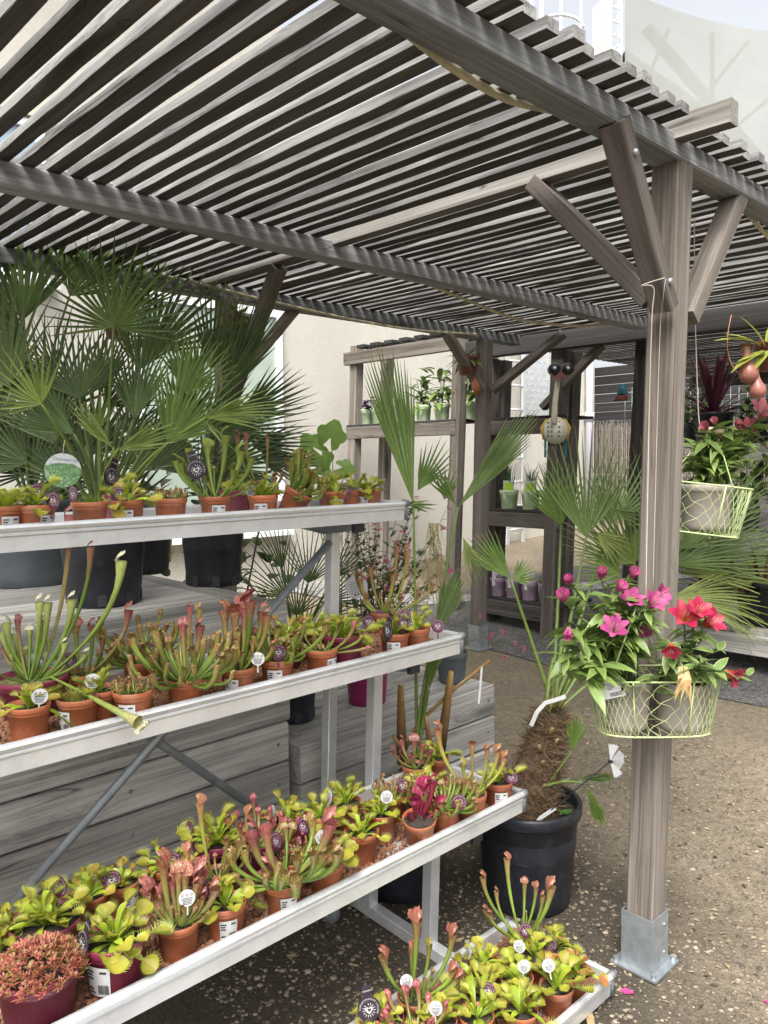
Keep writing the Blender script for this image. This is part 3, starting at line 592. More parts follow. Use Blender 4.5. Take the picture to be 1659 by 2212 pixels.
# --- Venus flytrap leaves: broad petiole and a toothed two-lobed trap
YG = (0.36, 0.44, 0.036); YG2 = (0.18, 0.30, 0.025); RED = (0.36, 0.085, 0.055); PALE = (0.40, 0.44, 0.09)
def trap_leaf(seed, L, pw, ts, openg, rise, red, drop=0.0):
    r = random.Random(seed); mb = MB(); n = 7; vs = []; cols = []
    def cl(t): return Vector((L*t, 0, rise*math.sin(t*math.pi*.55)*L - drop*t*t*L))
    for i in range(n):
        t = i/(n-1); wd = pw*(.28+.9*math.sin(min(1, t*1.12)*math.pi*.62)**1.4)*(1 if t < .93 else .45); c = cl(t)
        for s in (-1, 0, 1): vs.append(c+Vector((0, s*wd, abs(s)*wd*.35+r.uniform(-.0007, .0007)))); cols.append((*lerp(YG2, YG, .35+.65*t*r.uniform(.8, 1.1)), 0))
    mb.add(vs, [(i*3+k, i*3+k+1, (i+1)*3+k+1, (i+1)*3+k) for i in range(n-1) for k in (0, 1)], cols)
    # hinge continues the leaf tip direction
    e = cl(1); d = (cl(1)-cl(.85)).normalized(); d = (d+Vector((0, 0, r.uniform(-.2, .5)))).normalized()
    side = Vector((0, 1, 0)); nrm = d.cross(side); nrm = -nrm if nrm.z < 0 else nrm
    for s in (-1, 1):
        ax = (side*s*math.sin(openg)+nrm*math.cos(openg)).normalized(); bow = (side*s*math.cos(openg)-nrm*math.sin(openg)).normalized()
        nu, nv = 8, 4
        for layer in (0, 1):
            vs = []; cols = []
            for i in range(nu):
                u = i/(nu-1); ww = ts*.66*max(.06, math.sin(math.pi*(.06+.88*u))**.55)
                for j in range(nv):
                    v = j/(nv-1); p = e+d*(ts*(u*1.05-.02))+ax*(ww*v)+bow*(ts*.20*math.sin(math.pi*v*.72)*math.sin(math.pi*(.1+.8*u)))
                    if layer: p = p-bow*.0009
                    vs.append(p); inner = lerp(YG, RED, red*(1-.55*v*v*v)); cols.append((*(inner if layer else lerp(YG, PALE, .3+.4*v)), 0))
            mb.add(vs, [(i*nv+j, i*nv+j+1, (i+1)*nv+j+1, (i+1)*nv+j) for i in range(nu-1) for j in range(nv-1)], cols)
        for i in range(9):
            u = .05+.90*i/8; ww = ts*.66*max(.06, math.sin(math.pi*(.06+.88*u))**.55); p = e+d*(ts*(u*1.05-.02))+ax*ww+bow*(ts*.20*math.sin(math.pi*.72)*math.sin(math.pi*(.1+.8*u)))
            q = p+(ax*.75-bow*.4+d*(u-.5)*.9).normalized()*ts*.42; h = d*ts*.035
            mb.add([p-h, p+h, q], [(0, 1, 2)], (*PALE, 0))
    return mb.mesh('leaf', M['plant'])
TRAPS = {}
def traps(red):
    if red not in TRAPS:
        TRAPS[red] = [trap_leaf(500+i+int(red*100), *a, red) if len(a) == 5 else trap_leaf(500+i+int(red*100), *a[:5], red, a[5]) for i, a in enumerate((
            (.040, .0046, .021, .95, .35), (.033, .0056, .019, .75, .55), (.046, .0042, .023, 1.1, .25, .25), (.030, .0062, .016, .6, .7),
            (.048, .0042, .024, .9, .15, .45), (.036, .0075, .010, .5, .5), (.043, .0048, .020, .5, .8), (.032, .0052, .019, 1.05, .4, .2)))]
    return TRAPS[red]
def flytrap(root, ctr, spread, n, red, rr, size=1.0):
    V = traps(red); ga = rr.uniform(0, 6.28)
    for i in range(n):
        a = ga+i*2.39996+rr.uniform(-.25, .25); q = i/max(1, n-1)
        el = R_(50)*(1-q)**1.1+R_(rr.uniform(-14, 8)); s = size*1.2*rr.uniform(.8, 1.2)*(.78+.36*q)
        p = Vector(ctr)+Vector((math.cos(a), math.sin(a), 0))*spread*rr.uniform(.02, .16)*(.4+q)
        m = Matrix.Translation(p) @ Matrix.Rotation(a, 4, 'Z') @ Matrix.Rotation(-el, 4, 'Y') @ Matrix.Rotation(rr.uniform(-.5, .5), 4, 'X') @ Matrix.Scale(s, 4)
        link('leaf', rr.choice(V), root, mat=rel(root, m))
# --- trumpet pitchers
def pitcher(root, pts, r0, r1, cols, vein=.8, lid='flap', lidcol=None, rr=rnd, n=11, lid_s=1.0, hood=False):
    """tube swelling towards its mouth along pts with a lid over the mouth; cols = (base, middle, top)"""
    P = bez(*pts, n=n) if len(pts) == 3 else bez3(*pts, n=n)
    r1 *= .64; rad = [r0+(r1-r0)*min(1, (i/(n-1))*1.05)**1.7 for i in range(n)]
    rad[-1] = r1*(1.12 if hood else 1.62); rad[-2] = r1*(.96 if hood else 1.12); rad[-3] *= .94
    cc = []
    for i in range(n):
        t = i/(n-1); c = lerp(cols[0], cols[1], t*1.5) if t < .667 else lerp(cols[1], cols[2], max(0, (t-.74)/.26)); cc.append((*c, vein*max(0, (t-.68)/.32)))
    mb = MB(); mb.tube(P, rad, 8, cc, cap=False)
    t = (P[-1]-P[-2]).normalized(); base = P[0]
    outw = Vector((P[-1].x-base.x, P[-1].y-base.y, 0)); outw = outw.normalized() if outw.length > .004 else Vector((-.7, -.7, 0))
    lc = lidcol or cols[2]
    if hood:   # rounded cap that closes over the mouth
        c0 = P[-1]; vs = []; fs = []; cl = []
        b = (outw-t*outw.dot(t)); b = b.normalized() if b.length > 1e-4 else Vector((1, 0, 0)); q = t.cross(b)
        for i in range(5):
            ph = math.pi*.5*i/4
            for k in range(8):
                an = 6.2832*k/8; rd = r1*1.12*math.cos(ph*.97); vs.append(c0+(b*math.cos(an)+q*math.sin(an))*rd+t*(r1*1.25*math.sin(ph))+b*(r1*1.0*math.sin(ph)**2)); cl.append((*lc, vein))
        fs = [(i*8+k, i*8+(k+1) % 8, (i+1)*8+(k+1) % 8, (i+1)*8+k) for i in range(4) for k in range(8)]; mb.add(vs, fs, cl)
    elif lid:
        back = -(outw-t*outw.dot(t)); back = back.normalized() if back.length > 1e-4 else Vector((1, 0, 0)); q = t.cross(back); c0 = P[-1]
        vs = []; cl = []; nu, nv = 9, 5; R1 = r1*1.45
        wav = 1.0 if lid == 'frill' else .25
        for j in range(nv):
            v = j/(nv-1)
            for i in range(nu):
                u = i/(nu-1)*2-1; wd = R1*(.55+.95*math.sin(math.pi*(.25+.55*v)))*lid_s
                p = c0+back*(R1*(.95-.3*v-1.0*v*v*lid_s))+t*(R1*(1.9*math.sin(v*1.35)*lid_s-.35*u*u*v))+q*(u*wd*(1-.25*v*v))
                p += (t*math.sin(i*2.6+j)+back*math.cos(i*2.1))*R1*.36*wav*v
                vs.append(p); cl.append((*lc, vein))
        mb.add(vs, [(j*nu+i, j*nu+i+1, (j+1)*nu+i+1, (j+1)*nu+i) for j in range(nv-1) for i in range(nu-1)], cl)
    o = mb.build('pitcher', M['pitcher'], root); o.location = -Vector(root.location); return o
GRN = (0.11, 0.195, 0.025); LGR = (0.21, 0.29, 0.05); PNK = (0.40, 0.19, 0.13); SAL = (0.40, 0.215, 0.11); WHT = (0.62, 0.62, 0.42); DRK = (0.24, 0.11, 0.07); ROSE = (0.38, 0.13, 0.13); YEL = (0.31, 0.31, 0.06); WINE = (0.22, 0.02, 0.05)
SCH = {'green': (GRN, LGR, LGR), 'greenpink': (GRN, LGR, (0.32, 0.22, 0.10)), 'yellow': (LGR, YEL, SAL), 'salmon': (LGR, (0.26, 0.24, 0.075), (0.36, 0.22, 0.10)), 'pink': (LGR, (0.28, 0.22, 0.08), ROSE), 'white': (GRN, LGR, (0.42, 0.50, 0.16)), 'dark': (GRN, GRN, DRK), 'wine': (WINE, WINE, (0.30, 0.03, 0.08)), 'sprawl': (GRN, LGR, (0.29, 0.28, 0.085))}
def up_pitchers(root, ctr, tips, sch, rr, r0=.0028, r1=.010, lid='flap', vein=.7, lid_s=1.0, hood=False, arch=.55):
    """one tall pitcher from the pot centre to each tip given in picture coordinates"""
    dp = depth(ctr)
    for tp in tips:
        x, y = tp[0], tp[1]; k = tp[2] if len(tp) > 2 else 1.0; tp_sch = tp[3] if len(tp) > 3 else sch; sc = SCH[tp_sch]
        e = at_d(x, y, dp+rr.uniform(-.03, .03)); b = Vector(ctr)+Vector((rr.uniform(-.012, .012), rr.uniform(-.012, .012), -.008))
        dv = e-b; mid1 = b+Vector((dv.x*arch*.75, dv.y*arch*.75, dv.z*.18)); mid2 = b+Vector((dv.x*.97, dv.y*.97, dv.z*.55))
        pitcher(root, (b, mid1, mid2, e), r0, r1*k, tuple(shade(c, rr.uniform(.85, 1.15)) for c in sc), vein, lid, {'white': WHT, 'greenpink': (0.33, 0.15, 0.09), 'salmon': (0.34, 0.19, 0.10), 'pink': (0.36, 0.16, 0.13), 'dark': (0.16, 0.06, 0.045)}.get(tp_sch), rr, 12, lid_s*1.1, hood)
def rand_pitchers(root, ctr, n, sch, rr, L=(.05, .09), el=(35, 85), r1=.007, curl=.5, hood=True, vein=.8, lid=None, r0=.0022, spread=.012, lid_s=1.0, az=None):
    for i in range(n):
        a = i*2.39996+rr.uniform(-.3, .3) if az is None else rr.uniform(*az); E = R_(rr.uniform(*el)); l = rr.uniform(*L); q = rr.uniform(0, 1)**.5*spread
        h = Vector((math.cos(a), math.sin(a), 0)); b = Vector(ctr)+h*q; d0 = h*math.cos(E)+Vector((0, 0, math.sin(E)))
        tw = Vector((-math.sin(a), math.cos(a), 0))*l*rr.uniform(-.22, .22)
        e = b+d0*l*.92+tw+Vector((0, 0, curl*l*rr.uniform(.35, .8))); c1 = b+(h*math.cos(E*.6)+Vector((0, 0, math.sin(E*.6))))*l*.45; c2 = b+d0*l*.95+tw*.4-Vector((0, 0, curl*l*.10))
        pitcher(root, (b, c1, c2, e), r0, r1*rr.uniform(.7, 1.15), tuple(shade(c, rr.uniform(.7, 1.25)) for c in SCH[sch]), vein, lid or 'frill', None, rr, 9, lid_s*.8, hood and rr.random() < .4)
def grass_tuft(root, ctr, n, L, rr, c0, c1, spread=.03, w=.0012, lean=.7, name='foliage'):
    mb = MB()
    for i in range(n):
        a = rr.uniform(0, 6.28); b = Vector(ctr)+Vector((math.cos(a), math.sin(a), 0))*rr.uniform(0, spread); l = L*rr.uniform(.5, 1.1); an = a+rr.uniform(-.6, .6)
        h = Vector((math.cos(an), math.sin(an), 0))*l*rr.uniform(.1, lean); s = Vector((-math.sin(an), math.cos(an), 0))*w
        P = bez(b, b+Vector((0, 0, l*.7)), b+h+Vector((0, 0, l*rr.uniform(.55, .95))), 5); vs = []; cols = []
        c = lerp(c0, c1, rr.random())
        for k, p in enumerate(P): f = 1-.85*k/4; vs += [p-s*f, p+s*f]; cols += [(*c, 0)]*2
        mb.add(vs, [(2*k, 2*k+1, 2*k+3, 2*k+2) for k in range(4)], cols)
    o = mb.build(name, M['plant'], root); o.location = -Vector(root.location); o['kind'] = 'stuff'; return o
def rosette_mound(root, ctr, R0, rr, n=330):
    mb = MB()
    for i in range(n):
        a = rr.uniform(0, 6.28); q = R0*math.sqrt(rr.random()); top = .05*(1-(q/R0)**2); c = Vector(ctr)+Vector((math.cos(a)*q, math.sin(a)*q, top))
        col = lerp((0.46, 0.13, 0.10), (0.30, 0.24, 0.07), rr.random()**2.0)
        for k in range(9):
            b = rr.uniform(0, 6.28); el = rr.uniform(.1, 1.1); l = rr.uniform(.010, .020); d = Vector((math.cos(b)*math.cos(el), math.sin(b)*math.cos(el), math.sin(el)-.15)); s = Vector((-math.sin(b), math.cos(b), 0))*.0021
            mb.add([c, c+d*l*.6+s, c+d*l, c+d*l*.6-s+Vector((0, 0, .001))], [(0, 1, 2, 3)], (*shade(col, rr.uniform(.7, 1.25)), 0))
    o = mb.build('foliage', M['plant'], root, False); o.location = -Vector(root.location); o['kind'] = 'stuff'
# --- printed tags
def glyphs(text, size, font=None):
    """each character as (verts, faces, advance)"""
    res = []
    for ch in text:
        cu = bpy.data.curves.new('t', 'FONT'); cu.body = ch; cu.size = size; ob = bpy.data.objects.new('t', cu); COL.objects.link(ob)
        dg = bpy.context.evaluated_depsgraph_get(); me = ob.evaluated_get(dg).to_mesh()
        v = [tuple(p.co) for p in me.vertices]; f = [tuple(p.vertices) for p in me.polygons]
        ob.evaluated_get(dg).to_mesh_clear(); bpy.data.objects.remove(ob); bpy.data.curves.remove(cu)
        w_ = max([p[0] for p in v])+size*.08 if v else size*.3; res.append((v, f, w_))
    return res
def line_text(mb, text, size, x, y, z=0):
    for v, f, w_ in glyphs(text, size):
        if v: mb.add([(p[0]+x, p[1]+y, z) for p in v], f)
        x += w_
    return x
def ring_text(mb, text, size, R, start, z):
    gl = glyphs(text, size); a = start
    for v, f, w_ in gl:
        if v:
            c, s = math.cos(a-w_/2/R-math.pi/2), math.sin(a-w_/2/R-math.pi/2); aa = a-w_/2/R
            vs = []
            for p in v:
                x, y = p[0]-w_/2, p[1]; vs.append((R*math.cos(aa)+x*c-y*s, R*math.sin(aa)+x*s+y*c, z))
            mb.add(vs, f)
        a -= w_/R
def emblem(mb, r, z):
    n = 14
    for i in range(n):
        a = R_(20)+i*R_(320)/(n-1)+math.pi*.5+R_(20); mb.add([(r*.40*math.cos(a-.1), r*.40*math.sin(a-.1)-r*.06, z), (r*.40*math.cos(a+.1), r*.40*math.sin(a+.1)-r*.06, z), (r*.64*math.cos(a), r*.64*math.sin(a)-r*.06, z)], [(0, 1, 2)])
    m = 24; vs = []
    for i in range(m):
        t = 6.2832*i/m; x = 16*math.sin(t)**3; y = 13*math.cos(t)-5*math.cos(2*t)-2*math.cos(3*t)-math.cos(4*t); vs.append((x/17*r*.36, y/17*r*.36-r*.06, z))
    vi = [(x*.52+r*.02, y*.52-r*.02, z) for x, y, _ in vs]
    mb.add(vs+vi, [(i, (i+1) % m, m+(i+1) % m, m+i) for i in range(m)])
def disc_mesh(name, r, mat, stem=0, th=.0006, tall=0):
    mb = MB(); n = 28
    ring = [(r*math.cos(6.2832*i/n), r*math.sin(6.2832*i/n)) for i in range(n)]
    mb.add([(x, y, th) for x, y in ring]+[(x, y, -th) for x, y in ring], [tuple(range(n)), tuple(range(2*n-1, n-1, -1))]+[(i, n+i, n+(i+1) % n, (i+1) % n) for i in range(n)])
    if stem: mb.box((0, -r-stem/2+.004, 0), (r*.16, stem, th*1.6))
    if tall: mb.box((0, r+tall/2-.003, 0), (r*.8, tall, th*1.6))
    return mb.mesh(name, mat, False)
DR = .0222
TAGM = {'disc': disc_mesh('name_tag', DR, M['purple'], .024), 'white': disc_mesh('name_tag', DR*.8, M['white'], .022), 'dark': disc_mesh('name_tag', DR*1.35, M['darkcard'], .04, tall=.03)}
mb = MB(); emblem(mb, DR, .0012); ring_text(mb, 'CARNIVOROUS BY LAGUNA', DR*.20, DR*.74, R_(172), .0012); P_DISC = mb.mesh('print', M['white'], False)
mb = MB(); emblem(mb, DR*1.35, .0014); ring_text(mb, 'CARNIVOROUS BY LAGUNA', DR*.27, DR*1.0, R_(175), .0014); line_text(mb, 'DIONAEA', DR*.25, -DR*.46, DR*1.35+.012, .0014); P_DARK = mb.mesh('print', M['white'], False)
mb = MB()
for i in range(3):
    x = (i-1)*DR*.45
    mb.add([(x+DR*.14*math.cos(6.2832*k/10), DR*.3+DR*.14*math.sin(6.2832*k/10), .0012) for k in range(10)]+[(x+DR*.09*math.cos(6.2832*k/10), DR*.3+DR*.09*math.sin(6.2832*k/10), .0012) for k in range(10)], [(k, (k+1) % 10, 10+(k+1) % 10, 10+k) for k in range(10)])
for j in range(5): mb.box((0, -j*DR*.14, .0012), (DR*(1.1-.08*j), DR*.055, .0002))
P_WHITE = mb.mesh('print', M['print'], False)
PRN = {'disc': P_DISC, 'dark': P_DARK, 'white': P_WHITE}
def name_tag(root, kind, x, y, dp, yaw=0, roll=0, s=1.0):
    p = at_d(x, y, dp); z = (CAM-p); z.z *= .4; z = (Matrix.Rotation(R_(yaw), 3, 'Z') @ z).normalized()
    m = frame(p, z=z, y=Matrix.Rotation(R_(roll), 3, FWD) @ Vector((0, 0, 1))) if False else None
    p = p-UPV*(.010 if kind == 'white' else 0); yv = Matrix.Rotation(R_(roll), 3, z) @ Vector((0, 0, 1)); yv = (yv-z*yv.dot(z)).normalized(); xv = yv.cross(z)
    m = Matrix(((xv.x, yv.x, z.x, p.x), (xv.y, yv.y, z.y, p.y), (xv.z, yv.z, z.z, p.z), (0, 0, 0, 1))) @ Matrix.Scale(s, 4)
    o = link('name_tag', TAGM[kind], root, mat=rel(root, m)); link('print', PRN[kind], o)
    return o
def price_mesh(r, h, big):
    mb = MB(); pr = MB(); n = 8; wd = .95 if big else .75; z0, z1 = h*.12, h*.70
    def pt(a, z, off): q = r*.79+(r*.935-r*.79)*(z/(h*.84))+off; return (q*math.cos(a), q*math.sin(a), z)
    vs = [pt(-wd/2+wd*i/n, z, .0012) for z in (z0, z1) for i in range(n+1)]
    mb.add(vs, [(i, i+1, n+2+i, n+1+i) for i in range(n)])
    def patch(a0, a1, za, zb): pr.add([pt(a0, za, .0019), pt(a1, za, .0019), pt(a1, zb, .0019), pt(a0, zb, .0019)], [(0, 1, 2, 3)])
    rr = random.Random(int(h*1e4)); hh = z1-z0
    a = .02
    while a < wd*.42: w_ = rr.choice((.008, .014, .02)); patch(a, a+w_, z0+hh*.1, z0+hh*.42); a += w_+rr.choice((.009, .014))
    for k, (u, v) in enumerate(((.80, .62), (.68, .5), (.56, .55))): patch(-wd*.44, -wd*.44+v*.5, z0+hh*u, z0+hh*(u+.07))
    patch(.12, .36, z0+hh*.8, z0+hh*.88); patch(-wd*.44, -.18, z0+hh*.2, z0+hh*.28); patch(-wd*.44, -.12, z0+hh*.08, z0+hh*.15)
    patch(-wd*.47, wd*.45, z0+hh*.93, z0+hh*.945); patch(-wd*.47, wd*.45, z0+hh*.5, z0+hh*.512)
    return mb.mesh('price_label', M['white']), pr.mesh('print', M['print'])
_price = {}
def price(root, r, h, ang, p):
    k = (r, h)
    if k not in _price: _price[k] = price_mesh(r, h, True)
    d = CAM-p; a = math.atan2(d.y, d.x)+R_(ang); o = link('price_label', _price[k][0], root, mat=Matrix.Rotation(a, 4, 'Z')); link('print', _price[k][1], o)
# --- one potted plant
PR, PH = .048, .085
SEED = [900]
def potted(name, label, cat, group, t, x, y, kind, r=PR, h=PH, mat='terra', Y=None, tags=(), lab=None, soil='soil', **kw):
    SEED[0] += 1; rr = random.Random(SEED[0]); zr = FLOOR[t]+.006+h
    p = at_z(x, y, zr) if Y is None else at_y(x, y, Y)
    ty = TRAYS[t][0]; p.y = min(max(p.y, ty+r*.80+.012), ty+TD-r*.80-.012); p.x = min(p.x, XT1-r-.012)
    p.z = FLOOR[t]+.006
    root = empty(name, p, label, cat, group); tilt = kw.get('tilt')
    po = link('pot', pot_mesh(r, h, mat), root); link('soil', soil_mesh(r, h, soil), po)
    if tilt:
        ax = RIGHT if tilt[1] == 'fwd' else FWD
        Mx = Matrix.Rotation(R_(tilt[0]), 4, ax); po.matrix_local = Matrix.Translation((0, 0, r*.72*abs(math.sin(R_(tilt[0]))))) @ Mx
    rot = po.rotation_euler; 
    if not tilt: po.rotation_euler.z = rr.uniform(0, 6)
    ctr = Vector(p)+Vector((0, 0, h*.86))
    if tilt: ctr = Vector(p)+po.matrix_local @ Vector((0, 0, h*.9))
    dp = depth(ctr)
    if kind == 'fly': flytrap(root, ctr, r, kw.get('n', 12)+4, kw.get('red', .35), rr, kw.get('size', 1.0))
    elif kind == 'tall': 
        up_pitchers(root, ctr, kw['tips'], kw.get('sch', 'green'), rr, kw.get('r0', .003), kw.get('r1', .010), kw.get('lid', 'flap'), kw.get('vein', .6), kw.get('lid_s', 1.0), kw.get('hood', False))
        if kw.get('n', 0): rand_pitchers(root, ctr, kw['n'], kw.get('sch2', kw.get('sch', 'green')), rr, kw.get('L', (.04, .08)), (15, 70), kw.get('r1b', .006), .4, False, .5, 'flap')
    elif kind == 'sprawl': rand_pitchers(root, ctr, int(kw.get('n', 16)*1.7), kw.get('sch', 'sprawl'), rr, tuple(v*1.18 for v in kw.get('L', (.06, .11))), kw.get('el', (0, 44)), kw.get('r1', .0095), kw.get('curl', .55), True, 1.0, None, .003, .014, az=kw.get('az')); \
        up_pitchers(root, ctr, kw.get('tips', ()), kw.get('sch', 'sprawl'), rr, .003, kw.get('r1', .0095), 'frill', 1.0, .9, False)
    elif kind == 'mound': rand_pitchers(root, ctr, kw.get('n', 46), kw.get('sch', 'salmon'), rr, kw.get('L', (.022, .042)), (25, 88), kw.get('r1', .0048), .3, True, .5, None, .002, r*.72)
    elif kind == 'grass': grass_tuft(root, ctr, 150, .04, rr, kw.get('c0', (.14, .24, .03)), kw.get('c1', (.34, .42, .08)), r*.8, .0013, .9)
    elif kind == 'red': rosette_mound(root, ctr+Vector((0, 0, .006)), r*1.12, rr)
    for tg in [g for g in tags if g[0] != 'white' or 'white' in label or (SEED[0] % 5) not in (1, 3)]: name_tag(root, tg[0], tg[1], tg[2], dp-(tg[5] if len(tg) > 5 else r*.55), tg[3] if len(tg) > 3 else 0, tg[4] if len(tg) > 4 else 0)
    if lab is not None: price(po if False else root, r, h, lab, p)
    return root
FG = 'potted flytraps on the rack'; PG = 'potted pitcher plants on the rack'
def fly(t, x, y, label, **k): return potted('potted_flytrap', label, 'flytrap', FG, t, x, y, 'fly', **k)
def pit(kind, t, x, y, label, **k): return potted('potted_pitcher_plant', label, 'pitcher plant', PG, t, x, y, kind, **k)
MR = dict(r=.066, h=.112, mat='maroon', n=20, size=1.15)
# ---- top tray
fly(1, 8, 1085, 'flytrap at the left edge of the picture in the top tray', Y=2.09, tags=[('white', 10, 1060, 20)], lab=20)
fly(1, 78, 1096, 'flytrap with one red trap and purple tag, second pot in the top tray', Y=2.07, tags=[('disc', 115, 1081, -45, -12), ('disc', 80, 1062, 15, 0, -.02)], lab=40, red=.35)
potted('potted_sundew', 'bushy fine leaved green sundew in the top tray below the round palm tag', 'sundew', None, 1, 193, 1082, 'grass', Y=2.10, tags=[('disc', 158, 1067, -60)])
fly(1, 274, 1081, 'flytrap behind a large purple disc tag in the top tray', Y=2.10, tags=[('disc', 257, 1068, 0)], lab=-6, red=.5)
fly(1, 262, 1064, 'maroon potted flytrap at the back of the top tray beside a black tag', Y=2.30, r=.055, h=.095, mat='maroon', tags=[('dark', 240, 1030, 45, -20)], n=12)
pit('mound', 1, 368, 1078, 'pinkish orange dense low pitcher plant in the top tray', Y=2.10)
pit('tall', 1, 465, 1076, 'tall curving bright green pitchers in the top tray in front of the black tag', Y=2.10, lab=14, sch='green', r1=.0125, tips=((408, 968), (390, 1000), (448, 963, 1.1), (487, 940, 1.25), (520, 975, 1.25), (543, 990), (380, 995), (400, 1015), (505, 1015)), n=8, L=(.06, .11), tags=[('dark', 424, 1014, 10, 15, .03)], vein=.3)
potted('potted_flytrap', 'maroon potted flytrap half hidden behind the tall green pitchers of the top tray', 'flytrap', FG, 1, 508, 1068, 'fly', Y=2.28, r=.055, h=.095, mat='maroon')
pit('tall', 1, 566, 1062, 'slender reddish pitchers standing at the back of the top tray', Y=2.27, sch='salmon', r1=.009, lid='frill', tips=((512, 940, 1.1, 'greenpink'), (530, 945, 1.1, 'greenpink'), (578, 945, .8), (595, 1030), (610, 1020)), n=12, sch2='pink', L=(.04, .07))
fly(1, 568, 1083, 'small flytrap with white label next to the tipped pot of the top tray', Y=2.06, lab=-10, tags=[('white', 541, 1052, -30)])
pit('sprawl', 1, 622, 1078, 'green pitcher plant spilling out of a tipped over pot on the top tray', Y=2.09, tilt=(28, 'side'), sch='green', n=22, L=(.06, .115), el=(-15, 75), r1=.010, az=(-1.9, .6))
fly(1, 718, 1050, 'maroon potted flytrap with a tall maroon stick tag at the back of the top tray', Y=2.28, r=.058, h=.10, mat='maroon', n=14)
fly(1, 725, 1072, 'flytrap with purple disc at the right part of the top tray', Y=2.09, tags=[('disc', 747, 1057, -15)], lab=8)
fly(1, 762, 1071, 'small flytrap with an oval white tag, last but one in the top tray', Y=2.17, tags=[('white', 767, 1046, -10)], r=.04)
fly(1, 804, 1065, 'rightmost flytrap in the top tray', Y=2.13, lab=-30)
# ---- second tray
pit('tall', 2, 67, 1460, 'very tall white topped pitchers in the wide maroon pot of the second tray', r=.088, h=.10, mat='maroon', soil='moss', sch='white', lid='frill', r1=.0105, r0=.003, vein=.25,
    tips=((150, 1112, 1.3, 'pink'), (196, 1182, .9, 'dark'), (262, 1212, 1.35, 'white'), (85, 1300, 1.1), (103, 1302, 1.1), (155, 1296, 1.2), (14, 1345), (38, 1338, .8, 'pink'), (5, 1365), (64, 1360, .8), (33, 1370, .9), (88, 1340, .8), (8, 1400, .8, 'pink'), (140, 1390, .8), (185, 1412, .9)), n=10, L=(.06, .12), lid_s=.9)
_w = [o for o in bpy.data.objects if o.get('label', '').startswith('very tall white topped')][0]
_d = depth(_w.location); pitcher(_w, (at_d(108, 1462, _d-.03), at_d(170, 1490, _d-.12), at_d(230, 1525, _d-.18), at_d(298, 1560, _d-.22)), .003, .0155, ((.21, .29, .05), (.28, .34, .08), (.42, .46, .20)), .5, 'frill', WHT, random.Random(3), 12, 1.0)
fly(2, 61, 1520, 'flytrap with red lined trap and white tag in the second tray left corner', tags=[('white', 86, 1495, 10, -8)], red=.55, n=11)
potted('potted_sundew', 'thin straw green sundew tuft in the second tray with roots hanging over the rim', 'sundew', None, 2, 167, 1504, 'grass', lab=-52, c0=(.20, .18, .03), c1=(.30, .34, .07))
pit('tall', 2, 178, 1452, 'pitchers with dark frilled tops and one rosy top in the second tray', sch='greenpink', lid='frill', r1=.011, tips=((163, 1350, 1.2, 'greenpink'), (199, 1352, 1, 'dark'), (222, 1382, .7, 'dark'), (278, 1318, 1.1, 'pink'), (243, 1400, .8, 'salmon'), (215, 1412, .7, 'salmon')), n=8, tags=[('disc', 150, 1428, -40)], vein=.9)
fly(2, 217, 1486, 'flytrap with a plain white disc between sundew and pinkish pitcher plant', tags=[('white', 200, 1462, 5, -6)], n=9)
pit('mound', 2, 289, 1490, 'dense coral pink low pitcher plant with white label in the second tray', lab=-22, n=52, tags=[('white', 318, 1472, 0, 0, -.02)])
pit('sprawl', 2, 302, 1425, 'green sprawling pitcher plant at the back of the second tray against the sleepers', n=20, L=(.07, .13), tags=[('disc', 328, 1405, -10)], r1=.010)
pit('sprawl', 2, 400, 1463, 'largest sprawling green pitcher plant in the middle of the second tray', n=30, L=(.08, .15), r1=.0115, tips=((395, 1348, 1, 'pink'), (432, 1352, 1.1, 'pink'), (430, 1315, .8), (410, 1310, .6, 'pink')))
pit('tall', 2, 530, 1444, 'yellowish pitchers with veined hoods and white label in the second tray', lab=-28, sch='yellow', r1=.0125, lid='frill', vein=1.0, tips=((484, 1318, 1.2, 'salmon'), (507, 1325, 1.2, 'salmon'), (530, 1310, 1.6, 'pink'), (540, 1298, 1.4, 'dark'), (567, 1322, 1.2, 'yellow'), (578, 1330, 1, 'salmon'), (520, 1365, .8), (548, 1370, .8), (500, 1380, .8), (590, 1395, .8)), n=16, L=(.05, .10), tags=[('white', 557, 1415, -5)], sch2='yellow')
pit('sprawl', 2, 611, 1424, 'plump green pitchers behind a half hidden purple tag in the second tray', lab=-10, tags=[('disc', 601, 1409, 8, 0, .052)], n=20, L=(.05, .10), tips=((705, 1350, 1.2, 'sprawl'),), sch='green', r1=.0105)
fly(2, 614, 1376, 'maroon potted flytrap with deep red traps at the back of the second tray', red=.9, **{**MR, 'r': .056, 'h': .10, 'n': 16})
pit('tall', 2, 713, 1404, 'rosy long trumpets leaning over the rim right of centre in the second tray', sch='pink', lab=50, r1=.009, hood=True, tips=((765, 1345, 1.2), (795, 1398, 1.1), (680, 1375, 1.0), (740, 1330, .5, 'salmon'), (660, 1395, 1.0, 'sprawl'), (780, 1375, .8, 'sprawl')), n=10, sch2='sprawl')
fly(2, 683, 1372, 'pale flytrap at the back of the second tray beside the rack leg', n=12, red=.2)
fly(2, 795, 1380, 'full maroon pot of yellow green flytraps with a black tag in the second tray', tags=[('dark', 838, 1362, -62, -14, .04)], **{**MR, 'n': 26})
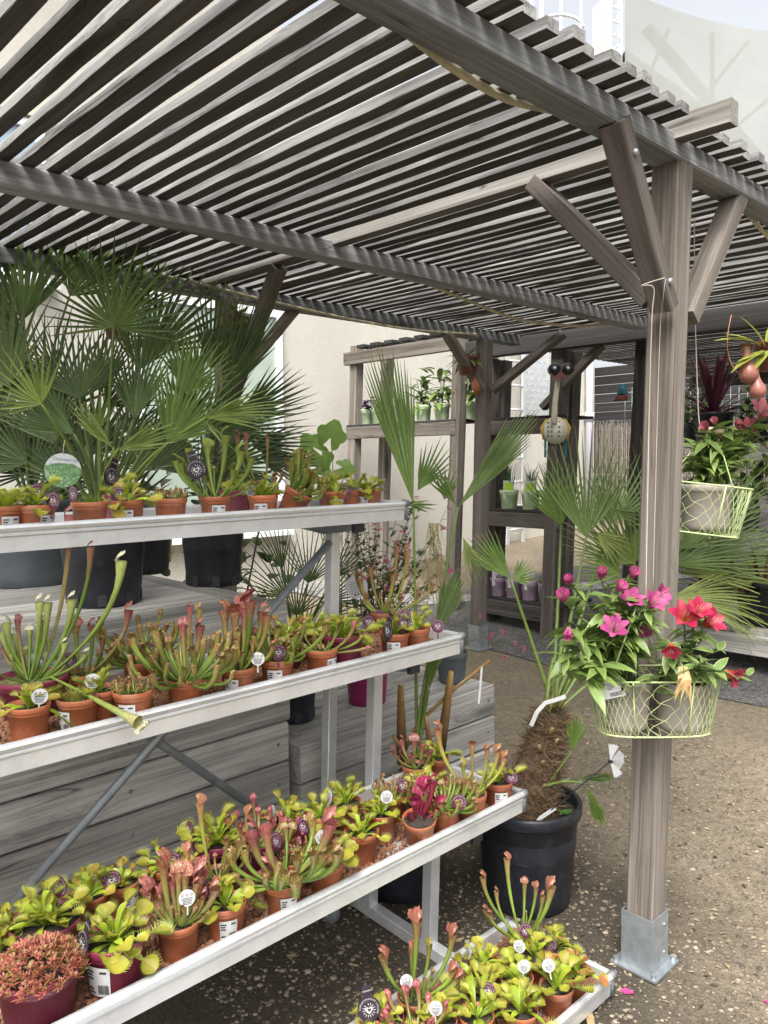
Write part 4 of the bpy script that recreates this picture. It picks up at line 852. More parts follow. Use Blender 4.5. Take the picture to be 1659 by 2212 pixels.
pit('tall', 2, 838, 1345, 'tall ochre pitchers at the back right of the second tray', sch='yellow', r1=.0115, Y=2.06, lid='frill', tips=((778, 1250, 1.1, 'yellow'), (800, 1225, 1, 'salmon'), (850, 1240, 1.3, 'yellow'), (857, 1180, 1), (880, 1190, 1.1), (935, 1260, .9, 'salmon'), (905, 1285, .8, 'salmon'), (868, 1290, .8, 'salmon'), (790, 1290, .9), (770, 1240, .8)), n=8, tags=[('disc', 818, 1330, 10), ('disc', 796, 1342, -5)])
fly(2, 889, 1372, 'flytrap with two purple discs second from the right end of the second tray', tags=[('disc', 873, 1330, -5, 0, .0), ('disc', 872, 1346, 12, 0, .02)], lab=-5, n=14)
fly(2, 936, 1362, 'flytrap at the right end of the second tray', tags=[('disc', 946, 1352, -8)], n=9)
# ---- third tray
fly(3, 6, 1980, 'flytrap cut by the left picture edge at the back of the third tray', n=9)
fly(3, 0, 2042, 'flytrap cut by the left picture edge in front of another in the third tray', n=9, lab=20)
fly(3, 98, 1982, 'wide maroon pot crowded with flytraps at the left of the third tray', **{**MR, 'r': .078, 'n': 30}, tags=[('disc', 128, 1916, -50, 0, -.03)])
potted('potted_red_plant', 'mound of tiny brick red leaves in a maroon pot at the lower left corner', 'red plant', None, 3, 82, 2085, 'red', r=.080, h=.115, mat='maroon')
fly(3, 247, 2020, 'maroon pot of bright flytraps with a barcode label in the third tray', lab=-38, **{**MR, 'n': 26}, tags=[('dark', 178, 2040, -72, -12, .05)])
fly(3, 178, 1916, 'flytrap at the back of the third tray behind the crowded maroon pot', n=12, red=.5)
fly(3, 259, 1899, 'flytrap behind a large purple disc at the back left of the third tray', tags=[('disc', 241, 1901, 8)], lab=38, red=.6, n=9)
pit('tall', 3, 384, 1985, 'pink veined pitchers with a round white tag at the front of the third tray', sch='pink', lid='frill', vein=1.0, r1=.0115, tips=((352, 1862, 1.4, 'salmon'), (400, 1885, 1.3, 'salmon'), (433, 1885, 1.6, 'pink'), (315, 1920, 1.3, 'pink'), (465, 1918, 1.2, 'salmon'), (405, 1835, .8, 'salmon'), (385, 1880, 1, 'salmon'), (330, 2000, 1.0, 'salmon'), (345, 1930, .9), (425, 1905, .8, 'salmon'), (372, 1900, .9), (440, 1930, .7)), n=20, sch2='salmon', L=(.04, .08), tags=[('white', 404, 1930, 5, 0, .03)])
fly(3, 360, 1866, 'flytrap with upright green leaf and purple disc behind the pink pitchers', tags=[('disc', 371, 1859, 5, -8)], n=10)
fly(3, 487, 1945, 'flytrap with a large slanted price label in the third tray', lab=8, tags=[('disc', 441, 1925, -40)], n=12)
pit('tall', 3, 471, 1886, 'salmon pitcher plant with one very tall trumpet in the third tray', sch='salmon', r1=.0095, tips=((432, 1732, 1.2, 'yellow'), (537, 1755, 1.1, 'yellow'), (530, 1800, .9), (448, 1870, .9), (490, 1815, .8), (420, 1860, 1), (535, 1840, .9)), n=16, sch2='salmon', L=(.04, .08), tags=[('disc', 533, 1855, -60)])
fly(3, 469, 1810, 'maroon pot of flytraps at the back of the third tray behind the tall trumpet', **{**MR, 'n': 24}, tags=[('disc', 408, 1792, -65, -10, -.02)])
pit('sprawl', 3, 617, 1903, 'large rosy and green sprawling pitchers with crumpled label in the third tray', lab=18, n=14, L=(.08, .13), r1=.015, tips=((575, 1785, 1.2, 'pink'), (713, 1775, 1.4, 'pink'), (545, 1800, 1.3, 'pink'), (580, 1880, 1.7, 'pink'), (715, 1865, 1.6, 'sprawl')), el=(0, 35))
pit('mound', 3, 630, 1850, 'dusky pink dense pitcher clump behind the large sprawling pitchers', sch='pink', n=50, L=(.03, .055), r1=.0055, tags=[('disc', 597, 1817, -50), ('disc', 655, 1785, -45, 0, -.03)])
fly(3, 712, 1862, 'flytrap with white tag at the front edge of the third tray', tags=[('white', 695, 1800, 30, 20)], n=12)
pit('sprawl', 3, 556, 1815, 'pink hooded pitcher plant at the back of the third tray', sch='pink', mat='maroon', n=12, L=(.06, .10), r1=.010)
fly(3, 622, 1766, 'flytrap at the back of the third tray near the second cross strut', n=13, red=.5, tags=[('white', 588, 1745, -70)])
fly(3, 691, 1756, 'flytrap with upright leaves beside the rack leg at the back of the third tray', n=11, tags=[('white', 711, 1715, -70)])
fly(3, 781, 1793, 'flytrap at the front of the third tray beside the bare clay pebbles', n=13, tags=[('white', 815, 1757, -55)])
fly(3, 746, 1729, 'flytrap at the back of the third tray just behind the front one by the pebbles', n=13)
fly(3, 822, 1752, 'flytrap with an oval white tag in the right half of the third tray', n=12, tags=[('white', 835, 1714, 10, -6)])
pit('mound', 3, 845, 1714, 'salmon dense pitcher plant with purple disc in the right half of the third tray', n=50, L=(.03, .055), tags=[('disc', 870, 1697, -30)])
pit('tall', 3, 914, 1768, 'wine red pitchers in a tipped pot at the front of the third tray', sch='wine', tilt=(14, 'fwd'), r1=.0115, lid='frill', vein=.0, lab=-42, tips=((915, 1695, 1.2), (935, 1690, 1.2), (905, 1712, 1.1), (950, 1740, 1.4), (925, 1715, 1.2), (895, 1735, 1)), n=6, L=(.03, .05))
fly(3, 916, 1698, 'maroon potted flytrap in the right half of the third tray', r=.056, h=.095, mat='maroon', n=15)
pit('sprawl', 3, 984, 1750, 'green sprawling pitcher plant with a front facing purple disc in the third tray', n=24, L=(.06, .11), sch='sprawl', tags=[('disc', 992, 1733, 0, -4)], r1=.0095)
pit('tall', 3, 1044, 1722, 'tall yellow arching pitchers at the right end of the third tray', sch='yellow', r1=.0105, lid='frill', tips=((945, 1575, 1.4, 'yellow'), (1020, 1610, .8, 'salmon'), (1052, 1618, .8, 'yellow'), (1075, 1622, 1.1, 'yellow'), (1090, 1635, 1, 'yellow'), (1000, 1650, 1, 'sprawl')), n=10, sch2='sprawl')
fly(3, 1093, 1690, 'flytrap with label and disc at the far right end of the third tray', tags=[('disc', 1104, 1679, -12)], lab=12, n=8)
pit('tall', 3, 900, 1668, 'rose pink pitchers at the back right of the third tray', sch='pink', Y=1.80, r1=.011, tips=((868, 1600, 1), (895, 1598, 1.1), (912, 1610, 1), (930, 1620, 1.2), (850, 1622, .9), (885, 1630, .9)), n=8)
fly(3, 1000, 1655, 'flytrap at the back right corner of the third tray', Y=1.81, n=13)
# ---- lowest tray
pit('tall', 4, 1128, 2023, 'tall green arching pitchers at the back of the lowest tray', sch='greenpink', r1=.011, lid='frill', vein=.4, tips=((1095, 1855, 1), (1043, 1895, 1), (1133, 1905, .8), (1158, 1915, .8), (1190, 1915, 1.5), (1172, 1935, .8), (1072, 1925, .7), (1048, 1965, .8), (1058, 1975, .8)), n=6, tags=[('disc', 1136, 2011, 0, 8)])
fly(4, 1044, 2076, 'flytrap with a thin white tag at the back left of the lowest tray cluster', tags=[('white', 1012, 2050, -70)], n=11)
fly(4, 1198, 2040, 'flytrap at the back right of the lowest tray', n=12, tags=[('disc', 1187, 2040, 8, -6)])
fly(4, 1157, 2060, 'flytrap with a tall oval white tag in the middle of the lowest tray', n=12, tags=[('white', 1122, 2037, -15, 8)])
fly(4, 1257, 2102, 'red mouthed flytrap in the right corner of the lowest tray', red=.85, n=12, size=1.1, tags=[('white', 1290, 2082, -50)])
fly(4, 1204, 2128, 'largest leaved flytrap at the front right of the lowest tray', n=11, size=1.3, tags=[('white', 1185, 2078, 10, 10)])
fly(4, 1040, 2140, 'flytrap with a purple disc at its front rim in the lowest tray', n=14, size=1.1, tags=[('disc', 1052, 2140, 4, 0, .05)])
fly(4, 1116, 2108, 'pale flytrap in the centre of the lowest tray', n=14, red=.15, tags=[('white', 1132, 2080, 20, -12)])
fly(4, 1124, 2178, 'flytrap at the front centre of the lowest tray', n=14, size=1.15)
fly(4, 1029, 2190, 'flytrap with broad leaves at the front left of the lowest tray', n=11, size=1.2)
pit('tall', 4, 895, 2150, 'tall green pitchers with red frilled tops in the lowest tray', sch='greenpink', r1=.0115, lid='frill', vein=.8, tips=((900, 1985, 1.4), (828, 2065, 1.3), (889, 2045, .9), (927, 2040, .8, 'green'), (978, 2015, 1.2), (978, 2095, 1.1), (990, 2110, 1.1)), n=6, tags=[('white', 878, 2112, 10, 6)])
fly(4, 949, 2200, 'flytrap with a white disc beside the tall red topped pitchers of the lowest tray', n=10, tags=[('white', 941, 2170, 0, 0)])
fly(4, 824, 2196, 'maroon potted flytraps with a large black tag at the lower picture edge', r=.06, h=.10, mat='maroon', n=18, tags=[('dark', 797, 2180, 10, 6, .03)])
pit('sprawl', 4, 893, 2232, 'rosy pitcher plant cut by the lower picture edge', sch='pink', n=10, L=(.05, .09), r1=.011)
#@@MORE
# ================================================================== PALMS
def fan_mesh(seed, n, L, spread, fuse=.34, droop=.12, cup=.10, pleat=.35, c0=(.05, .105, .022), c1=(.10, .17, .04), width=1.0, tipy=.06, rag=.12):
    """a fan leaf: hub at the origin, middle rib along +Y, upper face +Z"""
    r = random.Random(seed); mb = MB(); dth = spread/max(1, n-1)
    for i in range(n):
        t = (i/(n-1)-.5)*2 if n > 1 else 0; a = t*spread/2+r.uniform(-.12, .12)*min(dth, .16); l = L*(1-.22*t*t)*r.uniform(1-rag, 1.03)
        d = Vector((math.sin(a), math.cos(a), 0)); s = Vector((math.cos(a), -math.sin(a), 0)); wmax = max(fuse*l*math.tan(dth/2)*1.04, .0055*width)*width
        dr = droop*r.uniform(.5, 1.6); col = lerp(c0, c1, r.random()); tw = r.uniform(-.25, .25); side = r.uniform(-.2, .2)*min(dth, .15); vs = []; cols = []
        st = (0, .12, .24, .36, .5, .64, .78, .9, 1.0)
        for u in st:
            q = u*l; w = q*math.tan(dth/2)*1.04 if u < fuse else wmax*.92*(1-((u-fuse)/(1-fuse))**1.55)+.0004
            w = min(w, q*math.tan(dth/2)*1.04+.0008) if u < fuse else w
            c = d*q+Vector((0, 0, cup*l*t*t*u-dr*l*max(0, u-.25)**2))+s*(side*l*max(0, u-.4)**1.5)
            pz = w*pleat*2*(1 if u < .8 else .5); cc = lerp(col, (.34, .27, .07), max(0, (u-(1-tipy))/tipy)) if u > 1-tipy else lerp(shade(col, 1.25), col, min(1, u*2))
            vs += [c-s*w+Vector((0, 0, w*tw)), c-Vector((0, 0, pz)), c+s*w-Vector((0, 0, w*tw))]; cols += [(*shade(cc, 1.08), 0), (*shade(cc, .85), 0), (*shade(cc, 1.0), 0)]
        mb.add(vs, [(k*3+j, k*3+j+1, (k+1)*3+j+1, (k+1)*3+j) for k in range(len(st)-1) for j in (0, 1)], cols)
    return mb.mesh('leaf', M['palm'], True)
def img_dir(deg, back=0.0): return (UPV*math.cos(R_(deg))+RIGHT*math.sin(R_(deg))-FWD*back).normalized()
def frond(root, hub, deg, L, spread, n, base=None, back=0.0, face=(0, 0), col=0, seed=0, stem_r=.006, bend=.1, **kw):
    """leaf at a hub point; deg = picture angle of its middle rib from straight up, clockwise"""
    cols = [((.085, .155, .028), (.165, .24, .05)), ((.07, .12, .033), (.13, .19, .055)), ((.11, .17, .03), (.21, .27, .05)), ((.045, .085, .02), (.09, .135, .035)), ((.10, .16, .045), (.17, .25, .07)), ((.16, .22, .05), (.30, .34, .09))][col]
    me = fan_mesh(seed or SEED[0], n, L, R_(spread), c0=cols[0], c1=cols[1], **kw); SEED[0] += 1
    yv = img_dir(deg, back); zv = (-FWD+RIGHT*face[0]+UPV*face[1]).normalized()
    m = frame(hub, y=yv, z=zv); o = link('leaf', me, root, mat=rel(root, m))
    if base is not None:
        hub = Vector(hub); base = Vector(base); mid = (hub+base)/2+Vector((0, 0, 1))*(hub-base).length*bend-(yv*(hub-base).length*bend*1.5)
        mb = MB(); P = bez(base, mid, hub, 9); sc = [(*lerp(shade(cols[1], 1.1), cols[1], i/8), 0) for i in range(9)]
        mb.tube([m.inverted() @ p for p in P], [stem_r*(1.35-.6*i/8) for i in range(9)], 6, sc); mb.build('stem', M['palm'], o)
    return o
def big_pot(root, r, h, mat, soil_lvl=.9, rim=.022, seg=40, feet=False, taper=.82):
    prof = [(0, 0), (r*taper-.004, 0), (r*taper, .004), (r*taper*1.02, h*.12), (r*(taper+.78*(1-taper)), h-rim*1.7), (r*1.0, h-rim*1.5), (r*1.035, h-rim*1.3), (r*1.04, h-rim*.3), (r*1.02, h), (r*.97, h), (r*.95, h-.01), (r*.93, h*.6), (r*taper*.9, .02), (0, .02)]
    mb = MB(); mb.lathe(prof, seg); po = mb.build('pot', M[mat], root)
    so_ = link('soil', soil_mesh(r, h, 'soil', soil_lvl), po); return po
def foot_notches(po, r, h, n=8):
    for i in range(n):
        a = 6.2832*i/n+.3; mb = MB(); mb.box((0, 0, 0), (.006, .03, .04)); q = r*.82*1.015; o = mb.build('drain_slot', M['print'], po, False)
        o.matrix_local = Matrix.Translation((q*math.cos(a), q*math.sin(a), .026)) @ Matrix.Rotation(a, 4, 'Z')
def palm_trunk(root, p0, p1, r0, r1, hair=420, seed=5, stubs=()):
    rr = random.Random(seed); p0, p1 = Vector(p0), Vector(p1); mb = MB(); n = 14; pts = [p0.lerp(p1, i/(n-1)) for i in range(n)]
    prof = lambda t: r1+(r0-r1)*(1-t)**.8*(1+.25*math.sin(math.pi*min(1, t*1.6))) if r0 > .08 else r0+(r1-r0)*t
    mb.tube(pts, [prof(i/(n-1))*(1+.10*math.sin(i*2.3)+rr.uniform(-.09, .09)) for i in range(n)], 14); tr = mb.build('trunk', M['trunkfibre'], root); tr.location = -Vector(root.location)
    mb = MB()
    for i in range(hair):
        t = rr.random(); a = rr.uniform(0, 6.28); r = prof(t); c = p0.lerp(p1, t); h = Vector((math.cos(a), math.sin(a), 0)); q = Vector((-math.sin(a), math.cos(a), 0)); l = rr.uniform(.02, .085)
        b = c+h*r*.98; e = b+(h*rr.uniform(.1, .45)+q*rr.uniform(-1, 1)+Vector((0, 0, rr.uniform(-.5, .9)))).normalized()*l; m = (b+e)/2+h*.008; s = Vector((0, 0, .0011))+q*.0006
        cc = lerp((.06, .038, .02), (.27, .18, .10), rr.random()); mb.add([b-s, b+s, m+s, m-s, e], [(0, 1, 2, 3), (3, 2, 4)], (*cc, 0))
    f = mb.build('fibre', M['plant'], tr, False); f['kind'] = 'stuff'
    for (t, a, l) in stubs:
        c = p0.lerp(p1, t); h = Vector((math.cos(a), math.sin(a), 0)); r = prof(t); mb = MB(); b = c+h*r*.8; e = b+(h*.75+Vector((0, 0, 1)))*l
        mb.tube([b, (b+e)/2, e], [.011, .009, .008], 6, [(.14, .09, .04, 0), (.17, .16, .05, 0), (.33, .25, .12, 0)], flat=.5); mb.build('leaf_stub', M['palm'], tr)
    return tr
def paper_tag(root, pts, w, name='paper_tag', mat='white'):
    mb = MB(); P = [Vector(p) for p in pts]; up = Vector((0, 0, 1)); vs = []
    for i, p in enumerate(P):
        t = (P[min(i+1, len(P)-1)]-P[max(i-1, 0)]).normalized(); s = t.cross(FWD).normalized()*w/2; vs += [p-s, p+s]
    mb.add(vs, [(2*k, 2*k+1, 2*k+3, 2*k+2) for k in range(len(P)-1)]); o = mb.build(name, M[mat], root, False); o.location = -Vector(root.location); return o

# --- A: the big bushy fan palm on the tall planter
ZP = 1.094
pa = at_z(250, 1312, ZP); pa = Vector((pa.x+.02, pa.y+.13, ZP))
A = empty('fan_palm', pa, 'bushy fan palm in a black pot on the tall planter with a round picture tag', 'palm', 'palms for sale')
foot_notches(big_pot(A, .155, .30, 'black'), .155, .30)
dA = depth(pa); ctrA = Vector(pa)+Vector((0, 0, .27))
def hubA(x, y, dd=0.0): return at_d(x, y, dA+dd)
frond(A, hubA(245, 707, -.10), 2, .335, 200, 25, ctrA, .15, col=0, droop=.10, fuse=.28, pleat=.4, seed=41, stem_r=.0055, bend=0.0)
frond(A, hubA(362, 957, -.22), 33, .40, 84, 20, ctrA, .25, col=0, droop=.06, fuse=.27, seed=42)
frond(A, hubA(172, 862, -.02), -3, .31, 120, 20, ctrA, .10, col=1, droop=.06, seed=43)
frond(A, hubA(90, 873, -.28), -40, .22, 130, 15, ctrA, .35, col=2, droop=.14, fuse=.3, seed=44)
frond(A, hubA(160, 938, -.2), -52, .30, 60, 15, ctrA, .25, col=1, seed=45)
frond(A, hubA(216, 921, -.3), 5, .13, 70, 5, ctrA, .3, col=2, seed=46, fuse=.25)
frond(A, hubA(254, 972, -.38), 72, .22, 30, 8, ctrA, .3, col=2, seed=47, droop=.25)
frond(A, hubA(245, 968, -.36), -40, .21, 22, 6, ctrA, .3, col=2, seed=48, droop=.1)
frond(A, hubA(443, 903, -.28), 82, .30, 42, 12, ctrA, .3, col=2, droop=.20, fuse=.3, seed=49, face=(0, .6))
frond(A, hubA(440, 905, -.26), 135, .16, 10, 3, None, .2, col=2, seed=50)
frond(A, hubA(300, 800, .12), 12, .34, 90, 18, ctrA, .0, col=1, seed=51)
frond(A, hubA(290, 905, .05), 4, .36, 70, 18, ctrA, .0, col=1, seed=52)
frond(A, hubA(120, 960, .0), -20, .36, 90, 18, ctrA, .0, col=1, seed=53)
frond(A, hubA(60, 1000, .05), -60, .30, 100, 16, ctrA, .1, col=3, seed=54)
frond(A, hubA(215, 850, .1), 10, .32, 60, 14, ctrA, .0, col=1, seed=55)
frond(A, hubA(390, 850, .1), 30, .28, 90, 16, ctrA, .0, col=0, seed=56)
frond(A, hubA(330, 1010, -.1), 60, .26, 80, 14, ctrA, .1, col=3, seed=57)
frond(A, hubA(160, 1040, -.1), -70, .22, 90, 14, ctrA, .1, col=3, seed=58)
rr = random.Random(77)
for i in range(16):   # thorny bare stems in the heart
    e = hubA(rr.uniform(170, 340), rr.uniform(900, 980), rr.uniform(-.15, .1)); mb = MB(); mb.tube(bez(ctrA+Vector((rr.uniform(-.03, .03), rr.uniform(-.03, .03), 0)), (ctrA+e)/2+Vector((0, 0, .05)), e, 6), .0045, 5, (.13, .19, .05, 0)); mb.build('stem', M['palm'], A).location = -Vector(A.location)
# its round picture tag
def mat_palm_picture():
    m, n, l, b = mk('palm_picture'); tc = n.new('ShaderNodeTexCoord'); mp = n.new('ShaderNodeMapping'); mp.inputs['Scale'].default_value = (60, 25, 1); mp.inputs['Rotation'].default_value = (0, 0, .5); l.new(tc.outputs['Object'], mp.inputs['Vector'])
    t = noise(n, l, mp.outputs[0], 1.5, 6, .7, 2.0); r = ramp(n, l, t.outputs['Fac'], [(.35, (.03, .10, .03)), (.55, (.16, .30, .12)), (.72, (.62, .72, .66))]); l.new(r.outputs[0], b.inputs['Base Color']); b.inputs['Roughness'].default_value = .35; return m
M['palmpic'] = mat_palm_picture()
def picture_tag(root, x, y, dp, r, text, sub):
    p = at_d(x, y, dp); z = (CAM-p).normalized(); yv = Vector((0, 0, 1)); yv = (yv-z*yv.dot(z)).normalized(); yv = Matrix.Rotation(R_(-6), 3, z) @ yv; xv = yv.cross(z)
    m = Matrix(((xv.x, yv.x, z.x, p.x), (xv.y, yv.y, z.y, p.y), (xv.z, yv.z, z.z, p.z), (0, 0, 0, 1)))
    o = link('picture_tag', disc_mesh('picture_tag', r, M['white']), root, mat=rel(root, m))
    mb = MB(); n = 24; a0, a1 = R_(168), R_(372); vs = [(r*.985*math.cos(a0+(a1-a0)*i/n), r*.985*math.sin(a0+(a1-a0)*i/n), .0012) for i in range(n+1)]; vs += [(r*.5, r*.42, .0012), (-r*.3, r*.40, .0012)]; mb.add(vs, [tuple(range(len(vs)))]); mb.build('picture', M['palmpic'], o, False)
    mb = MB(); line_text(mb, text, r*.27, -r*.62, r*.56, .0014); line_text(mb, sub, r*.2, -r*.74, r*.28, .002); mb.build('print', M['teal'], o, False)
    mb = MB(); mb.tube([(0, r*.9, .001), (-.004, r*1.2, .004), (-.002, r*1.75, .002)], .0012, 5); mb.build('string', M['cord'], o)
picture_tag(A, 136, 1016, dA-.33, .056, 'Chamaerops', 'humilis')
# --- B: the dark narrow leaved palm to its right
pb = at_z(495, 1272, ZP); pb = Vector((pb.x+.03, pb.y+.16, ZP))
B = empty('fan_palm', pb, 'dark narrow leaved fan palm in a black pot right of the bushy palm', 'palm', 'palms for sale'); foot_notches(big_pot(B, .135, .29, 'black'), .135, .29)
dB = depth(pb); cB = Vector(pb)+Vector((0, 0, .27))
for i, (x, y, dg_, L, sp, n, dd) in enumerate(((481, 855, 25, .34, 60, 14, 0), (455, 800, 12, .30, 70, 14, .1), (505, 800, 30, .26, 50, 10, .05), (470, 935, 75, .34, 70, 14, -.05), (520, 900, 60, .26, 70, 12, .05), (540, 960, 95, .22, 70, 12, 0), (440, 960, 40, .30, 70, 14, .1), (560, 985, 110, .18, 60, 10, -.02), (420, 860, -10, .30, 70, 14, .15), (600, 1010, 80, .15, 60, 10, 0), (430, 1000, -60, .22, 80, 12, .05), (500, 1005, 130, .2, 60, 10, -.05), (470, 1010, 60, .25, 90, 14, -.08), (390, 930, 10, .28, 80, 14, .2))):
    frond(B, at_d(x, y, dB+dd), dg_, L*1.32, sp*.8, n, cB, .05, col=3, seed=140+i, fuse=.25, width=1.15, droop=.05, tipy=.02)
# --- C: dark tall palm at the back left
pc = Vector((1.28, 3.50, ZP)); C_ = empty('fan_palm', pc, 'tall dark broad leaved palm in a grey pot at the back left under the roof', 'palm', 'palms for sale'); big_pot(C_, .215, .36, 'grey_pot', .88)
dC = depth(pc); cC = pc+Vector((0, 0, .3))
for i, (x, y, dg_, L, sp, n, dd, c) in enumerate(((52, 690, -2, .46, 100, 13, 0, 3), (-40, 720, -15, .5, 110, 16, .1, 3), (150, 640, 35, .42, 100, 16, .1, 3), (255, 690, 20, .40, 110, 18, .35, 3), (20, 830, -30, .4, 130, 18, -.2, 1), (60, 760, -60, .4, 100, 16, -.1, 1), (-10, 930, -20, .45, 110, 16, -.1, 3), (100, 900, 10, .4, 120, 18, .1, 3), (120, 1010, -30, .4, 120, 16, .1, 3), (330, 760, 30, .40, 110, 16, .35, 3), (200, 980, 20, .4, 120, 16, .2, 3), (0, 1060, -60, .35, 110, 16, 0, 3), (330, 960, 60, .3, 100, 14, .3, 3), (30, 700, -70, .4, 90, 12, .2, 3))):
    frond(C_, at_d(x, y, dC+dd), dg_, L*1.3, sp, n, cC, .05, col=c, seed=180+i, fuse=.32, droop=.10, tipy=.03)
pc2 = Vector((1.75, 3.45, ZP)); C2 = empty('fan_palm', pc2, 'deep green palm filling the gap behind the bushy palm under the roof', 'palm', 'palms for sale'); big_pot(C2, .16, .3, 'black', .88)
dC2 = depth(pc2); rr = random.Random(19)
for i in range(9):
    x, y = rr.uniform(-20, 470), rr.uniform(760, 1080)
    if x > 330 and y < 860: y += 120
    frond(C2 if i % 2 else C_, at_d(x, y, (dC2 if i % 2 else dC)+rr.uniform(-.05, .25)), rr.uniform(-60, 60), rr.uniform(.26, .40), rr.uniform(80, 130), 15, None, .05, col=3 if i % 3 else 1, seed=700+i, fuse=.24, droop=.08, tipy=.03, width=.9)
for i in range(16):
    x, y = rr.uniform(-30, 430), rr.uniform(930, 1110)
    frond(C_ if i % 2 else C2, at_d(x, y, dC+rr.uniform(-.1, .2)), rr.uniform(-75, 75), rr.uniform(.24, .36), rr.uniform(90, 140), 15, None, .0, col=3, seed=760+i, fuse=.3, droop=.08, tipy=.03)
# --- pots on the tall planter without visible plants
pl = at_z(350, 1216, ZP); L_ = empty('flower_pot', (pl.x, pl.y+.05, ZP), 'lime green pot on the tall planter between the two black pots', 'pot'); big_pot(L_, .085, .22, 'lime', .85)
grass_tuft(L_, Vector(L_.location)+Vector((0, 0, .2)), 60, .12, rr, (.05, .12, .02), (.12, .22, .04), .06, .003, .8)
pg = at_z(70, 1262, ZP)
# --- D: dark palm standing in the blue black pot on the low planter
pd = at_z(657, 1560, .539); pd = Vector((pd.x, pd.y+.06, .539)); Dp = empty('fan_palm', pd, 'dark fan palm in a blue black pot on the low planter under the top tray', 'palm', 'palms for sale'); foot_notches(big_pot(Dp, .095, .24, 'black'), .095, .24)
dD = depth(pd); cD = pd+Vector((0, 0, .22))
for i, (x, y, dg_, L, sp, n, dd) in enumerate(((620, 1290, -30, .30, 110, 16, 0), (665, 1260, 10, .28, 100, 16, .05), (700, 1300, 55, .30, 90, 14, 0), (600, 1330, -70, .22, 90, 12, -.03), (640, 1330, 0, .26, 120, 16, .1), (690, 1340, 100, .24, 80, 12, -.03), (655, 1380, 20, .22, 100, 14, -.05), (720, 1250, 35, .26, 60, 10, .1), (610, 1230, -15, .24, 60, 10, .12))):
    frond(Dp, at_d(x, y, dD+dd), dg_, L, sp, n, cD, .1, col=3, seed=220+i, fuse=.2, width=.75, tipy=.02, droop=.08)
def round_white(root, x, y, dp, r):
    p = at_d(x, y, dp); z = (CAM-p).normalized(); yv = Vector((0, 0, 1)); yv = (yv-z*yv.dot(z)).normalized(); yv = Matrix.Rotation(R_(14), 3, z) @ yv; xv = yv.cross(z)
    m = Matrix(((xv.x, yv.x, z.x, p.x), (xv.y, yv.y, z.y, p.y), (xv.z, yv.z, z.z, p.z), (0, 0, 0, 1))); o = link('care_tag', disc_mesh('care_tag', r, M['white']), root, mat=rel(root, m)); mb = MB()
    for j in range(7): mb.box((0, r*(.5-.16*j), .0013), (r*(1.2 if j else .8), r*.035, .0002))
    for j in (-1, 0, 1): mb.box((j*r*.28, -r*.66, .0013), (r*.16, r*.16, .0002))
    mb.build('print', M['print'], o, False)
round_white(Dp, 770, 1268, dD-.05, .046)
# --- magenta pot with airy pink flowers
pm = at_z(820, 1528, .539); pm = Vector((pm.x+.02, pm.y+.10, .539)); G = empty('flowering_plant', pm, 'airy red stemmed plant with small pink flowers in a magenta pot', 'flowering plant'); big_pot(G, .10, .22, 'magenta', .9)
def small_flower(seed, s, col, col2):
    r = random.Random(seed); mb = MB()
    for k in range(5):
        a = 6.2832*k/5; d = Vector((math.cos(a), math.sin(a), .35)); q = Vector((-math.sin(a), math.cos(a), 0)); mb.add([(0, 0, 0), d*s*.6+q*s*.35, d*s, d*s*.6-q*s*.35], [(0, 1, 2, 3)], [(*col2, 0)]+[(*shade(col, r.uniform(.8, 1.2)), 0)]*3)
    return mb.mesh('flower', M['petal'], False)
F_PINK = [small_flower(i, .019, (.55, .11, .20), (.5, .08, .2)) for i in range(3)]
def leaf_mesh(seed, L, W, c0, c1, curl=.2, edge=None, fold=.25):
    r = random.Random(seed); mb = MB(); n = 6; vs = []; cols = []
    for i in range(n):
        t = i/(n-1); w = W*math.sin(math.pi*min(1, .08+t*.92)**.8)*(1 if i < n-1 else 0)+.0003; c = Vector((L*t, 0, -curl*L*t*t+r.uniform(-.001, .001)))
        cc = lerp(c0, c1, t*.6+r.uniform(0, .3)); ec = edge or cc
        if edge: vs += [c+Vector((0, -w, w*fold)), c+Vector((0, -w*.78, w*fold*.8)), c, c+Vector((0, w*.78, w*fold*.8)), c+Vector((0, w, w*fold))]; cols += [(*ec, 0), (*cc, 0), (*shade(cc, .9), 0), (*cc, 0), (*ec, 0)]
        else: vs += [c+Vector((0, -w, w*fold)), c, c+Vector((0, w, w*fold))]; cols += [(*cc, 0), (*shade(cc, .85), 0), (*cc, 0)]
    k = 5 if edge else 3
    mb.add(vs, [(i*k+j, i*k+j+1, (i+1)*k+j+1, (i+1)*k+j) for i in range(n-1) for j in range(k-1)], cols); return mb.mesh('leaf', M['plant'])
SM = [leaf_mesh(i, .038, .009, (.07, .13, .035), (.15, .21, .05)) for i in range(3)]+[leaf_mesh(9, .028, .006, (.20, .06, .04), (.26, .12, .05))]
